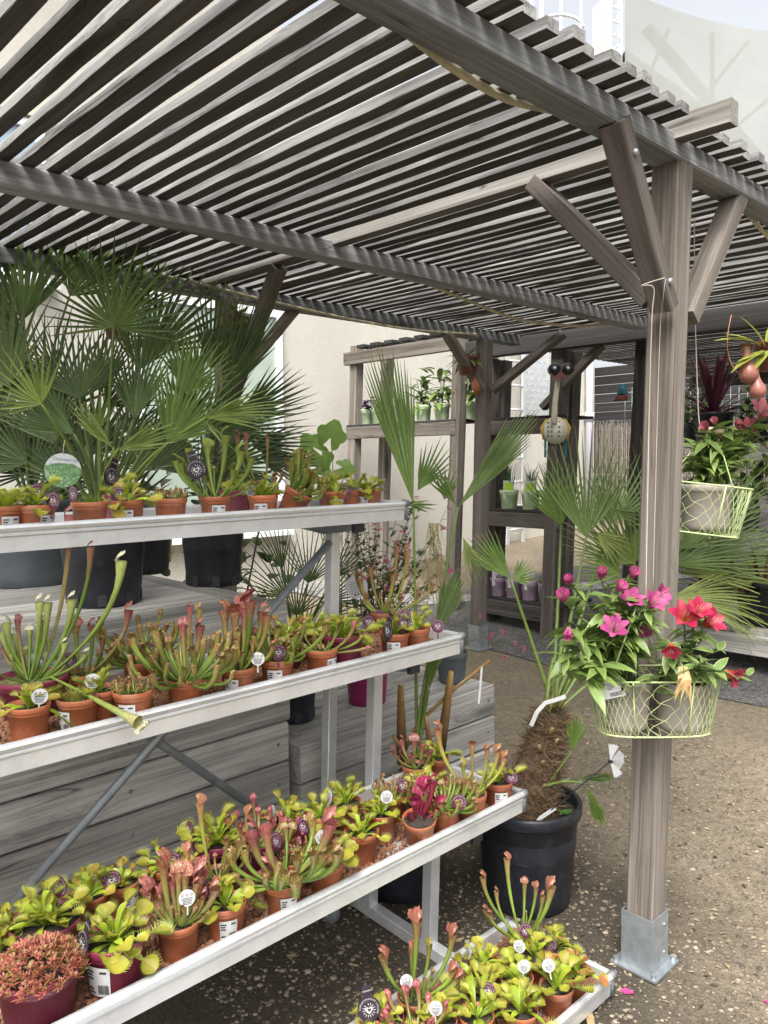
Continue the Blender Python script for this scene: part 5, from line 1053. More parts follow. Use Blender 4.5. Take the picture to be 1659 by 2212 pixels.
def twig_plant(root, base, tips, dp, leaves, nleaf, flowers, stemcol, sr=.0018, fl=(0, 1), seed=3, sprd=.03):
    rr = random.Random(seed)
    for (x, y) in tips:
        e = at_d(x, y, dp+rr.uniform(-.1, .1)); b = Vector(base)+Vector((rr.uniform(-sprd, sprd), rr.uniform(-sprd, sprd), 0)); mid = (b+e)/2+Vector((rr.uniform(-.03, .03), rr.uniform(-.03, .03), .05)); P = bez(b, mid, e, 10)
        mb = MB(); mb.tube(P, [sr*(1.2-.08*i) for i in range(10)], 5, (*stemcol, 0)); st = mb.build('stem', M['plant'], root); st.location = -Vector(root.location)
        for k in range(nleaf):
            t = rr.uniform(.15, 1.0); i = min(8, int(t*9)); p = P[i].lerp(P[i+1], t*9-i); a = rr.uniform(0, 6.28); el = rr.uniform(-.2, .9)
            m = Matrix.Translation(p) @ Matrix.Rotation(a, 4, 'Z') @ Matrix.Rotation(-el, 4, 'Y') @ Matrix.Scale(rr.uniform(.7, 1.3), 4); link('leaf', rr.choice(leaves), root, mat=rel(root, m))
        if flowers and rr.random() < fl[1]:
            for k in range(rr.randint(1, 2) if fl[0] else 1):
                m = Matrix.Translation(e+Vector((rr.uniform(-.01, .01), rr.uniform(-.01, .01), rr.uniform(-.03, .0)))) @ Matrix.Rotation(rr.uniform(0, 6), 4, 'Z') @ Matrix.Rotation(rr.uniform(-.8, .8), 4, 'X'); link('flower', rr.choice(flowers), root, mat=rel(root, m))
rr = random.Random(31)
twig_plant(G, pm+Vector((0, 0, .2)), [(rr.uniform(745, 970), rr.uniform(1050, 1270)) for i in range(46)], depth(pm)+.1, SM, 22, F_PINK, (.16, .06, .035), seed=8, sprd=.06)
# --- grey pot with grassy cushion and pink pompons
ps = at_z(1000, 1478, .539); ps = Vector((ps.x, ps.y+.07, .539)); S = empty('flowering_plant', ps, 'grassy cushion plant with pink pompon flowers in a grey pot on the planter corner', 'flowering plant'); big_pot(S, .075, .15, 'grey_pot', .9)
cS = ps+Vector((0, 0, .14)); grass_tuft(S, cS, 340, .11, rr, (.03, .08, .02), (.08, .16, .05), .06, .0014, 1.2)
pomp = bpy.data.meshes.new('x'); bpy.data.meshes.remove(pomp)
mb = MB()
for i in range(26):
    z = 1-2*(i+.5)/26; a = i*2.4; q = math.sqrt(1-z*z); d = Vector((q*math.cos(a), q*math.sin(a), z)); s = Vector((-math.sin(a), math.cos(a), 0)); mb.add([d*.004, d*.011+s*.004, d*.012, d*.011-s*.004], [(0, 1, 2, 3)], (.58, .10, .26, 0))
POMP = mb.mesh('flower', M['petal'], False)
for (x, y) in ((1038, 1330), (1055, 1378), (1062, 1370), (1085, 1365), (1112, 1390), (1130, 1400), (1090, 1420), (985, 1385)):
    e = at_d(x, y, depth(ps)); mb = MB(); mb.tube(bez(cS, (cS+e)/2+Vector((0, 0, .03)), e, 6), .0011, 4, (.14, .2, .06, 0)); mb.build('stem', M['plant'], S).location = -Vector(S.location); link('flower', POMP, S, mat=rel(S, Matrix.Translation(e)))
# --- light green lobed leaf plant behind the top tray
ph = Vector((2.78, 3.2, .539)); dH = depth(ph)
Hh = empty('leafy_plant', ph, 'light green large lobed leaves rising behind the right end of the top tray', 'leafy plant'); big_pot(Hh, .10, .2, 'black')
def lobed(seed, R0):
    mb = MB(); n = 20; r = random.Random(seed); vs = [(0, 0, 0)]
    for i in range(n): a = -2.7+5.4*i/(n-1); q = R0*(.72+.28*abs(math.cos(a*2.5)))*(1-.12*abs(a)); vs.append((q*math.sin(a), q*math.cos(a), -.25*q*q/R0+r.uniform(-.004, .004)))
    mb.add(vs, [(0, i+1, i+2) for i in range(n-1)], (.20, .34, .06, 0)); return mb.mesh('leaf', M['plant'])
for i, (x, y, R0, dg_, fx, fy) in enumerate(((715, 945, .085, 20, .3, .3), (675, 965, .075, -40, -.3, .5), (695, 985, .07, 160, .2, .4), (650, 985, .06, -90, 0, .6), (740, 1010, .06, 100, .5, .2), (668, 1020, .07, -150, 0, .4), (700, 1030, .06, 90, 0, .3))):
    hb = at_d(x, y, dH); m = frame(hb, y=img_dir(dg_), z=(-FWD+RIGHT*fx+UPV*fy)); o = link('leaf', lobed(i, R0*1.25), Hh, mat=rel(Hh, m)); mb = MB(); b = ph+Vector((0, 0, .2)); mb.tube([m.inverted() @ p for p in bez(b, (b+hb)/2+Vector((0, 0, .05)), hb, 6)], .003, 5, (.22, .3, .08, 0)); mb.build('stem', M['plant'], o)
# --- E: tall fan palm in the black pot behind the third tray
ge = Vector((2.03, 1.985, 0)); ge = at_g(905, 1985); ge = Vector((2.02, 2.0, gzc(2.02, 2.0))); E_ = empty('fan_palm', ge, 'tall upright fan palm with cut brown stems in the black pot under the rack end', 'palm', 'palms for sale'); big_pot(E_, .155, .33, 'black', .9)
dE = depth(ge); cE = ge+Vector((0, 0, .30)); topE = at_d(900, 1640, dE)
palm_trunk(E_, cE, topE, .05, .045, 260, 9)
for (x0, y0, x1, y1, r_) in ((868, 1650, 865, 1480, .022), (952, 1620, 975, 1450, .02), (880, 1640, 850, 1590, .018), (935, 1640, 918, 1545, .013)):
    mb = MB(); a, b = at_d(x0, y0, dE), at_d(x1, y1, dE-.02); mb.tube([a, a.lerp(b, .4), a.lerp(b, .75), b], [r_*1.1, r_, r_*.8, r_*.6], 7, [(.10, .06, .03, 0), (.15, .085, .035, 0), (.30, .17, .05, 0), (.42, .27, .08, 0)], flat=.6); mb.build('leaf_stub', M['palm'], E_).location = -Vector(E_.location)
mb = MB(); mb.tube([at_d(*q, dE+dd) for q, dd in (((865, 1640), 0), ((905, 1560), 0), ((985, 1485), .02), ((1058, 1427), .04))], .007, 7, (.36, .22, .07, 0)); mb.build('dead_stem', M['palm'], E_).location = -Vector(E_.location)
paper_tag(E_, [at_d(1041, 1440, dE), at_d(1037, 1490, dE), at_d(1034, 1520, dE)], .008, 'hanging_tag')
frond(E_, at_d(893, 1090, dE+.05), -11, .62, 22, 18, topE, .05, col=0, seed=301, fuse=.52, droop=.03, pleat=.6, cup=0, bend=.02, tipy=.08)
frond(E_, at_d(902, 1060, dE+.03), 30, .22, 50, 9, None, .05, col=0, seed=302, fuse=.3, droop=.05)
frond(E_, at_d(990, 1095, dE+.03), 39, .47, 20, 14, topE, .05, col=4, seed=303, fuse=.5, droop=.02, pleat=.7, cup=0, bend=.02, tipy=.1)
frond(E_, at_d(985, 1090, dE+.0), -35, .20, 30, 5, None, .1, col=0, seed=304, fuse=.3)
frond(E_, at_d(960, 1080, dE), 10, .13, 60, 7, None, .1, col=0, seed=305, fuse=.3)
frond(E_, at_d(935, 1380, dE-.02), 22, .28, 26, 12, topE, .05, col=4, seed=306, fuse=.7, pleat=.6, droop=.02)
frond(E_, at_d(927, 1490, dE-.04), 8, .20, 24, 10, topE, .05, col=0, seed=307, fuse=.75, pleat=.6, droop=.02)
frond(E_, at_d(1000, 1160, dE), 160, .20, 30, 6, None, .1, col=5, seed=308, fuse=.3)
frond(E_, at_d(880, 1090, dE), 95, .12, 30, 4, None, .1, col=0, seed=309, fuse=.3)
mb = MB(); rr = random.Random(12)
for i in range(34):
    a = at_d(940+rr.uniform(-14, 14), 1130, dE); b = at_d(935+rr.uniform(-40, 45), rr.uniform(1250, 1380), dE+rr.uniform(-.03, .03)); m_ = a.lerp(b, .5)+Vector((rr.uniform(-.04, .04), rr.uniform(-.04, .04), 0)); mb.tube(bez(a, m_, b, 7), .0009, 3, (.42, .35, .14, 0), cap=False)
o = mb.build('leaf_fibre', M['palm'], E_); o.location = -Vector(E_.location); o['kind'] = 'stuff'
# --- F: the thick hairy palm in the big black pot
gf = Vector((2.30, 1.645, gzc(2.30, 1.645))); Fp = empty('windmill_palm', gf, 'hairy trunked palm in the largest black pot in front of the post', 'palm', 'palms for sale'); big_pot(Fp, .186, .36, 'black', .88, .03)
dF = depth(gf); bF = gf+Vector((0, 0, .30)); tF = at_d(1192, 1538, dF)
palm_trunk(Fp, bF, tF, .081, .040, 3000, 15, [(.62, 3.6, .05), (.68, 4.4, .045), (.70, 5.3, .06), (.5, 3.9, .04), (.35, 4.7, .03), (.30, 4.2, .03), (.78, 4.0, .05)])
mb = MB(); rr = random.Random(4)
for i in range(700):
    a = rr.uniform(0, 6.28); q = rr.uniform(.05, .13); p = bF+Vector((math.cos(a)*q, math.sin(a)*q, rr.uniform(.0, .05)*(1-q/.14)+.012)); d = Vector((rr.uniform(-1, 1), rr.uniform(-1, 1), rr.uniform(-.6, .3))).normalized()*.025; s = Vector((0, 0, .001)); mb.add([p-s, p+s, p+d+s, p+d-s], [(0, 1, 2, 3)], (*lerp((.13, .08, .045), (.3, .21, .12), rr.random()), 0))
o = mb.build('root_fibre', M['plant'], Fp, False); o.location = -Vector(Fp.location); o['kind'] = 'stuff'
fl = lambda x, y, d=0: at_d(x, y, dF+d)
frond(Fp, fl(1266, 1162, .12), -2, .43, 74, 17, tF, .05, col=4, seed=401, fuse=.27, droop=.05, stem_r=.006, bend=.03)
frond(Fp, fl(1212, 1135, .22), -12, .26, 80, 16, tF, .05, col=0, seed=402, fuse=.4, droop=.05, bend=.02)
frond(Fp, fl(1372, 1218, .16), -30, .30, 110, 18, tF, .05, col=0, seed=403, fuse=.35, bend=.03)
frond(Fp, fl(1320, 1130, .25), 15, .30, 90, 16, tF, .0, col=4, seed=404, fuse=.3, bend=.03)
frond(Fp, fl(1340, 1240, .12), -60, .20, 90, 12, tF, .1, col=0, seed=405, bend=.03)
frond(Fp, fl(1330, 1100, .1), 115, .16, 40, 5, None, .1, col=4, seed=406, fuse=.2, droop=.3)
frond(Fp, fl(1290, 1150, .1), 130, .17, 60, 8, None, .1, col=5, seed=407, fuse=.2, droop=.25)
frond(Fp, fl(1103, 1250, -.02), -42, .23, 46, 11, fl(1186, 1500), .05, col=0, seed=408, fuse=.4, stem_r=.006, bend=.0, pleat=.5, tipy=.1)
frond(Fp, fl(1108, 1252, -.02), 60, .10, 90, 9, None, .05, col=0, seed=409, fuse=.25, droop=.2)
frond(Fp, fl(1236, 1622, -.08), 8, .135, 42, 9, fl(1170, 1712, -.08), .1, col=0, seed=410, fuse=.55, bend=.03, stem_r=.004)
frond(Fp, fl(1234, 1682, -.1), 86, .17, 14, 8, fl(1165, 1705, -.08), .1, col=4, seed=411, fuse=.5, bend=.03, stem_r=.004)
frond(Fp, fl(1265, 1694, -.12), 158, .16, 22, 9, fl(1175, 1700, -.08), .1, col=0, seed=412, fuse=.6, bend=.08, stem_r=.004)
for (x0, y0, x1, y1) in ((1185, 1540, 1225, 1420), (1195, 1530, 1245, 1410), (1205, 1530, 1262, 1440), (1180, 1530, 1195, 1420), (1210, 1530, 1280, 1470), (1200, 1525, 1215, 1380)):
    mb = MB(); a, b = fl(x0, y0, -.03), fl(x1, y1, .02); mb.tube(bez(a, (a+b)/2-RIGHT*.01, b, 6), [.011, .010, .009, .008, .007, .006], 7, [(.14, .10, .04, 0), (.13, .15, .04, 0), (.14, .19, .05, 0), (.15, .21, .05, 0), (.15, .21, .05, 0), (.15, .21, .05, 0)], flat=.6); mb.build('stem', M['palm'], Fp).location = -Vector(Fp.location)
paper_tag(Fp, [fl(1147, 1568, -.08), fl(1160, 1538, -.09), fl(1178, 1518, -.09), fl(1200, 1512, -.09), fl(1222, 1504, -.08)], .015)
paper_tag(Fp, [fl(1152, 1795, -.13), fl(1158, 1780, -.14), fl(1166, 1768, -.14), fl(1200, 1745, -.13)], .014)
WEED = [leaf_mesh(70+i, .035, .011, (.07, .17, .03), (.12, .26, .06), .3) for i in range(3)]
for (x, y) in ((1232, 1775), (1222, 1758), (1128, 1782), (1148, 1786)):
    for k in range(6):
        m = Matrix.Translation(fl(x, y, -.1)) @ Matrix.Rotation(k*1.05+x, 4, 'Z') @ Matrix.Rotation(-.5, 4, 'Y') @ Matrix.Scale(rr.uniform(.6, 1.1)*(1 if x > 1200 else .6), 4); link('leaf', rr.choice(WEED), Fp, mat=rel(Fp, m))
# white metal daisy on a stake in that pot
fb = fl(1187, 1752, -.13); ft = fl(1318, 1645, -.18); DA = empty('garden_stake', fb, 'white metal flower on a thin dark stake stuck into the largest black pot', 'ornament')
mb = MB(); mb.tube([fb-Vector(fb), ft-Vector(fb)], .0024, 6); mb.build('stake', M['blackcap'], DA)
mb = MB()
for k, (a, l) in enumerate(((12, .062), (48, .055), (85, .05), (118, .052), (150, .058))):
    vs = []; n = 9
    for i in range(n):
        t = (i/(n-1)-.5)*.62; d = img_dir(a+math.degrees(t), .3*math.sin(k*1.7)); vs.append(ft-fb+d*l*(1-.10*(i % 2))); 
    mb.add([ft-fb]+vs, [(0, i+1, i+2) for i in range(n-1)])
mb.build('petals', M['whitepaint'], DA, False)
mb = MB(); mb.tube([ft-fb-RIGHT*.006, ft-fb+RIGHT*.008], .006, 8); mb.build('hub', M['blackcap'], DA)
#@@FIVE
# ================================================================== HANGING BASKETS
AX = Vector((RIGHT.x, RIGHT.y, 0)).normalized(); AY = Vector((FWD.x, FWD.y, 0)).normalized()
def wire_basket(name, label, c, rx, ry, h, handle_top, yaw=0.0, taper=.86, cord_to=None, hw=.1):
    """oval basket of diamond wire mesh; c = middle of its base"""
    root = empty(name, c, label, 'basket', 'green wire baskets'); ux = Matrix.Rotation(R_(yaw), 3, 'Z') @ AX; uy = Matrix.Rotation(R_(yaw), 3, 'Z') @ AY
    def pt(a, z, f=1.0):
        k = (taper+(1-taper)*z/h)*f; e = .62; ca, sa = math.cos(a), math.sin(a)
        return ux*(rx*k*math.copysign(abs(ca)**e, ca))+uy*(ry*k*math.copysign(abs(sa)**e, sa))+Vector((0, 0, z))
    N = 64
    for nm, z, r_ in (('rim', h, .0028), ('base_ring', .004, .0026)):
        mb = MB(); mb.tube([pt(6.2832*i/N, z) for i in range(N+1)], r_, 6, cap=False); mb.build(nm, M['wiregreen'], root)
    mb = MB(); n = 44
    for i in range(n):
        for s in (-1, 1):
            a0 = 6.2832*i/n; mb.tube([pt(a0+s*6.2832/n*t*3.2+.012*math.sin(t*26), h*t, 1.0) for t in [k/14 for k in range(15)]], .0009, 4, cap=False)
    for i in range(9):
        x = (i-4)/4.5
        for s in (-1, 1): mb.tube([ux*(rx*taper*(x+s*.25*t))*.95+uy*(ry*taper*(t*2-1)*.9*math.sqrt(max(.05, 1-x*x)))+Vector((0, 0, .004)) for t in (0, .33, .66, 1)], .0011, 4, cap=False)
    o = mb.build('wire_mesh', M['wiregreen'], root); o['kind'] = 'stuff'
    for i in (5, 13, 19, 27, 37, 45, 51, 59):
        mb = MB(); mb.tube([pt(6.2832*i/N, 0), pt(6.2832*i/N, h)], .0024, 6); mb.build('upright', M['wiregreen'], root)
    if handle_top:
        ht = Vector(handle_top)-Vector(c)
        for s in (-1, 1):
            off = ux*s*.02
            mb = MB(); mb.tube([pt(-math.pi/2, h)*1.0+ux*(s*hw), ht+off-Vector((0, 0, .02)), ht+off*.6, ht+off-uy*.02-Vector((0, 0, .03)), pt(math.pi/2, h)+ux*(s*hw)], .0022, 6); mb.build('handle', M['wiregreen'], root)
        mb = MB(); mb.tube([ht-ux*.045, ht+ux*.045], .011, 10); mb.build('grip', M['palewood'], root)
    return root
# basket in front of the post
b1 = (at_d(1282, 1580, 2.30)+at_d(1545, 1580, 2.30))/2; b1 = Vector((b1.x+.02, b1.y+.02, b1.z))
b1 = Vector(b1)-AY*.01
BK1 = wire_basket('wire_basket', 'oval green wire basket holding two taupe pots in front of the nearest post', b1, .185, .092, .165, None)
mb = MB(); e1 = at_d(1330, 1436, 2.20); e2 = at_d(1375, 1310, 2.20); e3 = at_d(1390, 1330, 2.2); e4 = at_d(1418, 1420, 2.25)
for pr in ((e1, e2), (e3, e4)):
    mb = MB(); mb.tube([p-b1 for p in pr], .0024, 6); mb.build('handle', M['wiregreen'], BK1)
cable('twine', [at_d(1395, 1300, 2.22), at_d(1402, 900, 2.26), at_d(1408, 690, 2.22), at_d(1412, 622, 2.2), at_d(1385, 617, 2.19), at_d(1436, 600, 2.18)], .0016, M['cord'], 'thin beige cord running down the front of the nearest post', 'cord')
cable('twine', [at_d(1438, 602, 2.17), at_d(1433, 640, 2.18), at_d(1424, 760, 2.27), at_d(1410, 1290, 2.3)], .0011, M['cord'], 'second thinner cord close to the front edge of the nearest post', 'cord')
# alstroemeria
AL = [leaf_mesh(80+i, .062+.009*i, .0115+.001*i, (.12, .205, .05), (.26, .35, .09), .35) for i in range(4)]
VA = [leaf_mesh(90+i, .060+.006*i, .013, (.13, .22, .06), (.22, .32, .08), .35, (.52, .54, .30)) for i in range(4)]
def lily(seed, col, throat, size=.032, openg=1.0):
    r = random.Random(seed); mb = MB()
    for k in range(6):
        a = 6.2832*k/6+r.uniform(-.1, .1); n = 5; vs = []; cols = []; W = size*(.38 if k % 2 else .30)
        for i in range(n):
            t = i/(n-1); rad_ = size*(.10+.9*t**1.3)*openg; z = size*(1.25*t**.75)-size*.25*openg*t*t; w = W*math.sin(math.pi*min(.96, .12+t*.8))+.0006
            c = Vector((math.cos(a)*rad_, math.sin(a)*rad_, z)); s = Vector((-math.sin(a), math.cos(a), 0))*w; cc = lerp(throat, col, min(1, t*2.4)); cc = shade(cc, r.uniform(.85, 1.15))
            vs += [c-s+Vector((0, 0, w*.3)), c, c+s+Vector((0, 0, w*.3))]; cols += [(*cc, 0), (*(shade(cc, .8) if k % 2 else lerp(cc, (.85, .6, .25), .10)), 0), (*cc, 0)]
        mb.add(vs, [(i*3+j, i*3+j+1, (i+1)*3+j+1, (i+1)*3+j) for i in range(n-1) for j in (0, 1)], cols)
    for k in range(4): mb.tube([(0, 0, 0), (.003*math.cos(k*1.6), .003*math.sin(k*1.6), size*.8), (.006*math.cos(k*1.6), .006*math.sin(k*1.6), size*1.1)], .0007, 4, (.6, .3, .3, 0))
    return mb.mesh('flower', M['petal'])
MAG = (.44, .055, .22); CRM = (.46, .018, .075); PKC = (.52, .12, .17)
FL_M = [lily(i, MAG, (.50, .22, .32), .030, o_) for i, o_ in enumerate((1.0, .85, .5, .35))]; FL_C = [lily(10+i, CRM, (.62, .17, .04), .034, o_) for i, o_ in enumerate((1.05, .9))]; FL_P = [lily(20+i, PKC, (.75, .50, .42), .034, o_) for i, o_ in enumerate((1.0, .8, .45))]
def lily_plant(name, label, base, stems, dp, leaves, flowers, nleaf, lsc=1.0, seed=1, pot_r=.075, pot_h=.14, mat='taupe', sprd=.035):
    """stems: (x, y, flower index or None, picture angle the flower faces, size)"""
    rr = random.Random(seed); root = empty(name, base, label, 'flowering plant', 'flowering plants in the hanging baskets'); big_pot(root, pot_r, pot_h, mat, .88, .016, 36, taper=.86); b0 = Vector(base)+Vector((0, 0, pot_h*.88))
    for st in stems:
        x, y, fi, ang, sz = (list(st)+[None, 0, 1])[:5] if len(st) < 5 else st; e = at_d(x, y, dp+rr.uniform(-.05, .05)); b = b0+Vector((rr.uniform(-sprd, sprd), rr.uniform(-sprd, sprd), 0)); dv = e-b; P = bez3(b, b+Vector((dv.x*.15, dv.y*.15, max(.05, abs(dv.z)*.5))), b+dv*.7+Vector((0, 0, .02)), e, 10)
        mb = MB(); mb.tube(P, .0022, 5, (.13, .19, .05, 0)); mb.build('stem', M['plant'], root).location = -Vector(root.location)
        for k in range(nleaf):
            t = rr.uniform(.25, .98); i = min(8, int(t*9)); p = P[i].lerp(P[i+1], t*9-i); a = rr.uniform(0, 6.28); el = rr.uniform(-.5, .8)
            m = Matrix.Translation(p) @ Matrix.Rotation(a, 4, 'Z') @ Matrix.Rotation(-el, 4, 'Y') @ Matrix.Rotation(rr.uniform(-.6, .6), 4, 'X') @ Matrix.Scale(rr.uniform(.65, 1.15)*lsc, 4); link('leaf', rr.choice(leaves), root, mat=rel(root, m))
        if fi is not None:
            zv = (img_dir(ang)*.75-FWD*.8).normalized(); m = frame(e, y=zv.cross(RIGHT+FWD*.3).cross(zv), z=zv); m = frame(e, y=(zv.orthogonal()), z=zv) @ Matrix.Rotation(rr.uniform(0, 6), 4, 'Z') @ Matrix.Scale(sz, 4); 
            zq = zv; yq = zq.orthogonal().normalized(); xq = yq.cross(zq); m = Matrix(((xq.x, yq.x, zq.x, e.x), (xq.y, yq.y, zq.y, e.y), (xq.z, yq.z, zq.z, e.z), (0, 0, 0, 1))) @ Matrix.Rotation(rr.uniform(0, 6), 4, 'Z') @ Matrix.Scale(sz, 4)
            link('flower', flowers[fi], root, mat=rel(root, m))
    return root
rr = random.Random(66)
base1 = Vector(b1)+AX*(-.083)+Vector((0, 0, .012)); base2 = Vector(b1)+AX*(.085)+Vector((0, 0, .008))
LP1 = lily_plant('peruvian_lily', 'magenta flowering lily plant in the left pot of the front basket', base1, [(1218, 1300, 2, -20, 1.3), (1232, 1262, 3, -30, 1.1), (1298, 1250, 3, -10, 1.2), (1332, 1278, 2, 20, 1.1), (1362, 1250, 2, 10, 1.1), (1360, 1305, 0, 0, 1.2), (1400, 1312, 1, 30, 1.3), (1412, 1290, 1, 60, 1.2), (1325, 1368, 0, -10, 1.35), (1372, 1368, 2, 60, 1.3), (1228, 1355, 3, 200, 1.1)]+[(rr.uniform(1215, 1400), rr.uniform(1290, 1400)) for i in range(10)]+[(1215, 1420), (1225, 1450), (1270, 1470), (1240, 1400), (1290, 1440)], 2.22, AL, FL_M, 15, 1.05, 5)
LP2 = lily_plant('peruvian_lily', 'variegated lily plant with crimson flowers in the right pot of the front basket', base2, [(1478, 1345, 0, -10, 1.35), (1500, 1330, 1, 10, 1.2), (1520, 1352, 1, 40, 1.3), (1450, 1390, 1, 200, .9), (1568, 1450, 1, 120, 1.1)]+[(rr.uniform(1390, 1560), rr.uniform(1390, 1460)) for i in range(8)]+[(1620, 1460), (1600, 1480), (1390, 1480), (1420, 1500)], 2.20, VA, FL_C, 11, .95, 6)
mb = MB()
for i in range(14):
    a = at_d(1475+rr.uniform(-12, 12), 1440, 2.16); b = at_d(1475+rr.uniform(-22, 22), rr.uniform(1480, 1530), 2.14); m_ = a.lerp(b, .5)-FWD*.01; s = RIGHT*rr.uniform(.003, .007); mb.add([a-s*.4, a+s*.4, m_+s, b, m_-s], [(0, 1, 2, 4), (4, 2, 3)], (*lerp((.52, .38, .16), (.42, .26, .12), rr.random()), 0))
mb.build('dead_leaves', M['plant'], LP2, False).location = -Vector(LP2.location)
def sticker(root, x0, y0, x1, y1, dp, off=0):
    q = [at_d(x0, y1, dp), at_d(x1, y1-8, dp), at_d(x1+6, y0-8+4, dp), at_d(x0-6, y0, dp)]; mb = MB(); mb.add([at_d(x0, y1, dp), at_d(x1, y1-10, dp), at_d(x1-6, y0-10, dp), at_d(x0-8, y0, dp)], [(0, 1, 2, 3)]); o = mb.build('sticker', M['white'], root, False); o.location = -Vector(root.location)
    mb = MB(); w_ = x1-x0; h = y1-y0
    def rect(u0, u1, v0, v1):
        def P(u, v): return at_d(x0-8*v+u*w_, y1-10*u-v*h, dp-.0015)
        mb.add([P(u0, v0), P(u1, v0), P(u1, v1), P(u0, v1)], [(0, 1, 2, 3)])
    u = .3
    while u < .85: rect(u, u+.02, .08, .32); u += random.Random(int(u*999)).choice((.035, .05))
    rect(.05, .18, .78, .92); rect(.85, .95, .3, .5)
    for k in range(5): rect(.22, .22+.45-.05*k, .85-.09*k, .88-.09*k)
    mb.build('print', M['print'], o, False)
sticker(LP1, 1306, 1475, 1352, 1512, 2.228)
# basket hanging behind the post
b2c = (at_d(1395, 1150, 2.66)+at_d(1580, 1150, 2.66))/2; b2c = Vector(b2c)
BK2 = wire_basket('wire_basket', 'green wire basket hanging behind the nearest post with pink flowers above it', b2c, .175, .10, .165, at_d(1512, 925, 2.66), yaw=-14)
lily_plant('peruvian_lily', 'pink flowering lily plant in the basket behind the nearest post', Vector(b2c)+AX*.055+Vector((0, 0, .012)), [(1640, 905, 0, 10, 1.5), (1660, 920, 1, 40, 1.4), (1625, 930, 1, -60, 1.2), (1655, 960, 2, 120, 1.2), (1528, 928, 2, -60, 1.0), (1545, 918, 2, -40, .8), (1560, 950, 2, -80, .8), (1590, 925, 2, 0, .8)]+[(rr.uniform(1540, 1650), rr.uniform(920, 1010)) for i in range(9)]+[(1500, 960), (1520, 980), (1490, 1000), (1505, 1020)], 2.66, AL, FL_P, 12, 1.05, 9, .085, .15)
BK2.rotation_euler = Matrix.Rotation(R_(7), 4, FWD).to_euler()
cable('twine', [at_d(1512, 922, 2.66), at_d(1508, 880, 2.66), at_d(1502, 700, 2.66), at_d(1500, 560, 2.66), at_d(1500, 470, 2.66)], .002, M['cord'], 'brown cord holding up the basket behind the nearest post', 'cord')
# hanging pitcher plant at the right picture edge
pn = at_d(1672, 800, 2.5); NP = empty('hanging_pitcher_plant', pn, 'hanging pitcher plant with plump pink pitchers at the right picture edge', 'pitcher plant')
mb = MB(); mb.lathe(pot_prof(.06, .09), 28); mb.build('pot', M['redpaint'], NP)
NL = [leaf_mesh(120+i, .15, .019, (.26, .30, .05), (.38, .40, .07), .25) for i in range(3)]
for (x, y, a_, s) in ((1640, 735, -75, 1.0), (1640, 740, -60, .8), (1650, 750, -110, .85), (1650, 740, -30, .8), (1660, 750, -130, .7), (1655, 730, 20, .9), (1650, 760, -90, .6)):
    e = at_d(x+2, y+8, 2.44); xv = img_dir(a_, .2); m = frame(e, x=xv, z=UPV-FWD*.4) @ Matrix.Scale(s, 4); link('leaf', NL[int(s*10) % 3], NP, mat=rel(NP, m))
def nep(x, y, s, tx, ty):
    top = at_d(x, y-45*s, 2.45); mid = at_d(x+4, y, 2.45); bot = at_d(x+10, y+38*s, 2.45); P = bez(top, mid, bot, 10); sc = .030*s; rad_ = [sc*v for v in (.42, .46, .42, .44, .55, .75, .92, .98, .85, .35)]
    mb = MB(); mb.tube(P, rad_, 12, [(*lerp((.24, .14, .05), (.36, .15, .11), min(1, i/5)), .15) for i in range(10)]); d = (P[0]-P[1]).normalized(); mb.tube([P[0]+RIGHT*sc*.45*math.cos(a)+FWD*sc*.45*math.sin(a) for a in [6.2832*k/12 for k in range(13)]], sc*.1, 6, (.32, .08, .05, 0), cap=False)
    mb.tube(bez(at_d(tx, ty, 2.46), at_d(tx-30, (ty+y)/2+60, 2.45), bot+UPV*.01, 12), .0016, 5, (.45, .2, .12, 0)); mb.build('pitcher', M['pitcher'], NP).location = -Vector(NP.location)
nep(1610, 790, 1.0, 1580, 680); nep(1630, 828, .85, 1630, 740)
cable('twine', [at_d(1672, 790, 2.5), at_d(1668, 600, 2.5), at_d(1666, 480, 2.5)], .0015, M['cord'], 'cord of the hanging pitcher plant at the right picture edge', 'cord')
# small hanging pots under the rear beam
def hang_pot(x, y, dp, label, r=.05, leaves=True, ytop=None):
    p = at_d(x, y+20, dp); root = empty('hanging_pot', p, label, 'hanging plant', 'small hanging pots under the roof'); mb = MB(); mb.lathe(pot_prof(r, r*1.7), 24); mb.build('pot', M['redpaint'], root); link('soil', soil_mesh(r, r*1.7), root)
    rr = random.Random(int(x))
    for k in range(16):
        m = Matrix.Translation((0, 0, r*1.5)) @ Matrix.Rotation(k*2.4, 4, 'Z') @ Matrix.Rotation(-rr.uniform(-.1, 1.1), 4, 'Y') @ Matrix.Scale(rr.uniform(.5, .9)*r/.05, 4); link('leaf', rr.choice(NL2), root, mat=m)
    for s in (-1, 0, 1):
        mb = MB(); mb.tube([Vector((s*r*.95, abs(s)*.02-.02, r*1.6)), at_d(x, ytop or y-60, dp)-p], .0012, 4); mb.build('wire', M['cord'], root)
    return root
NL2 = [leaf_mesh(130+i, .13, .018, (.10, .17, .03), (.24, .28, .06), .5) for i in range(3)]
hp = hang_pot(1010, 790, 5.6, 'small brown hanging pot with trailing leaves beside the rear post', .075, ytop=722)
mb = MB(); mb.tube([(.03, -.04, -.02), (.035, -.05, -.09), (.03, -.06, -.14)], [.02, .035, .012], 10, (.40, .16, .08, .2)); mb.build('pitcher', M['pitcher'], hp)
hang_pot(255, 712, 3.4, 'small brown hanging pot half hidden behind the upright round palm leaf', .06, ytop=600)
hang_pot(515, 705, 4.0, 'hanging pot with thin leaves in front of the window', .055, ytop=640)
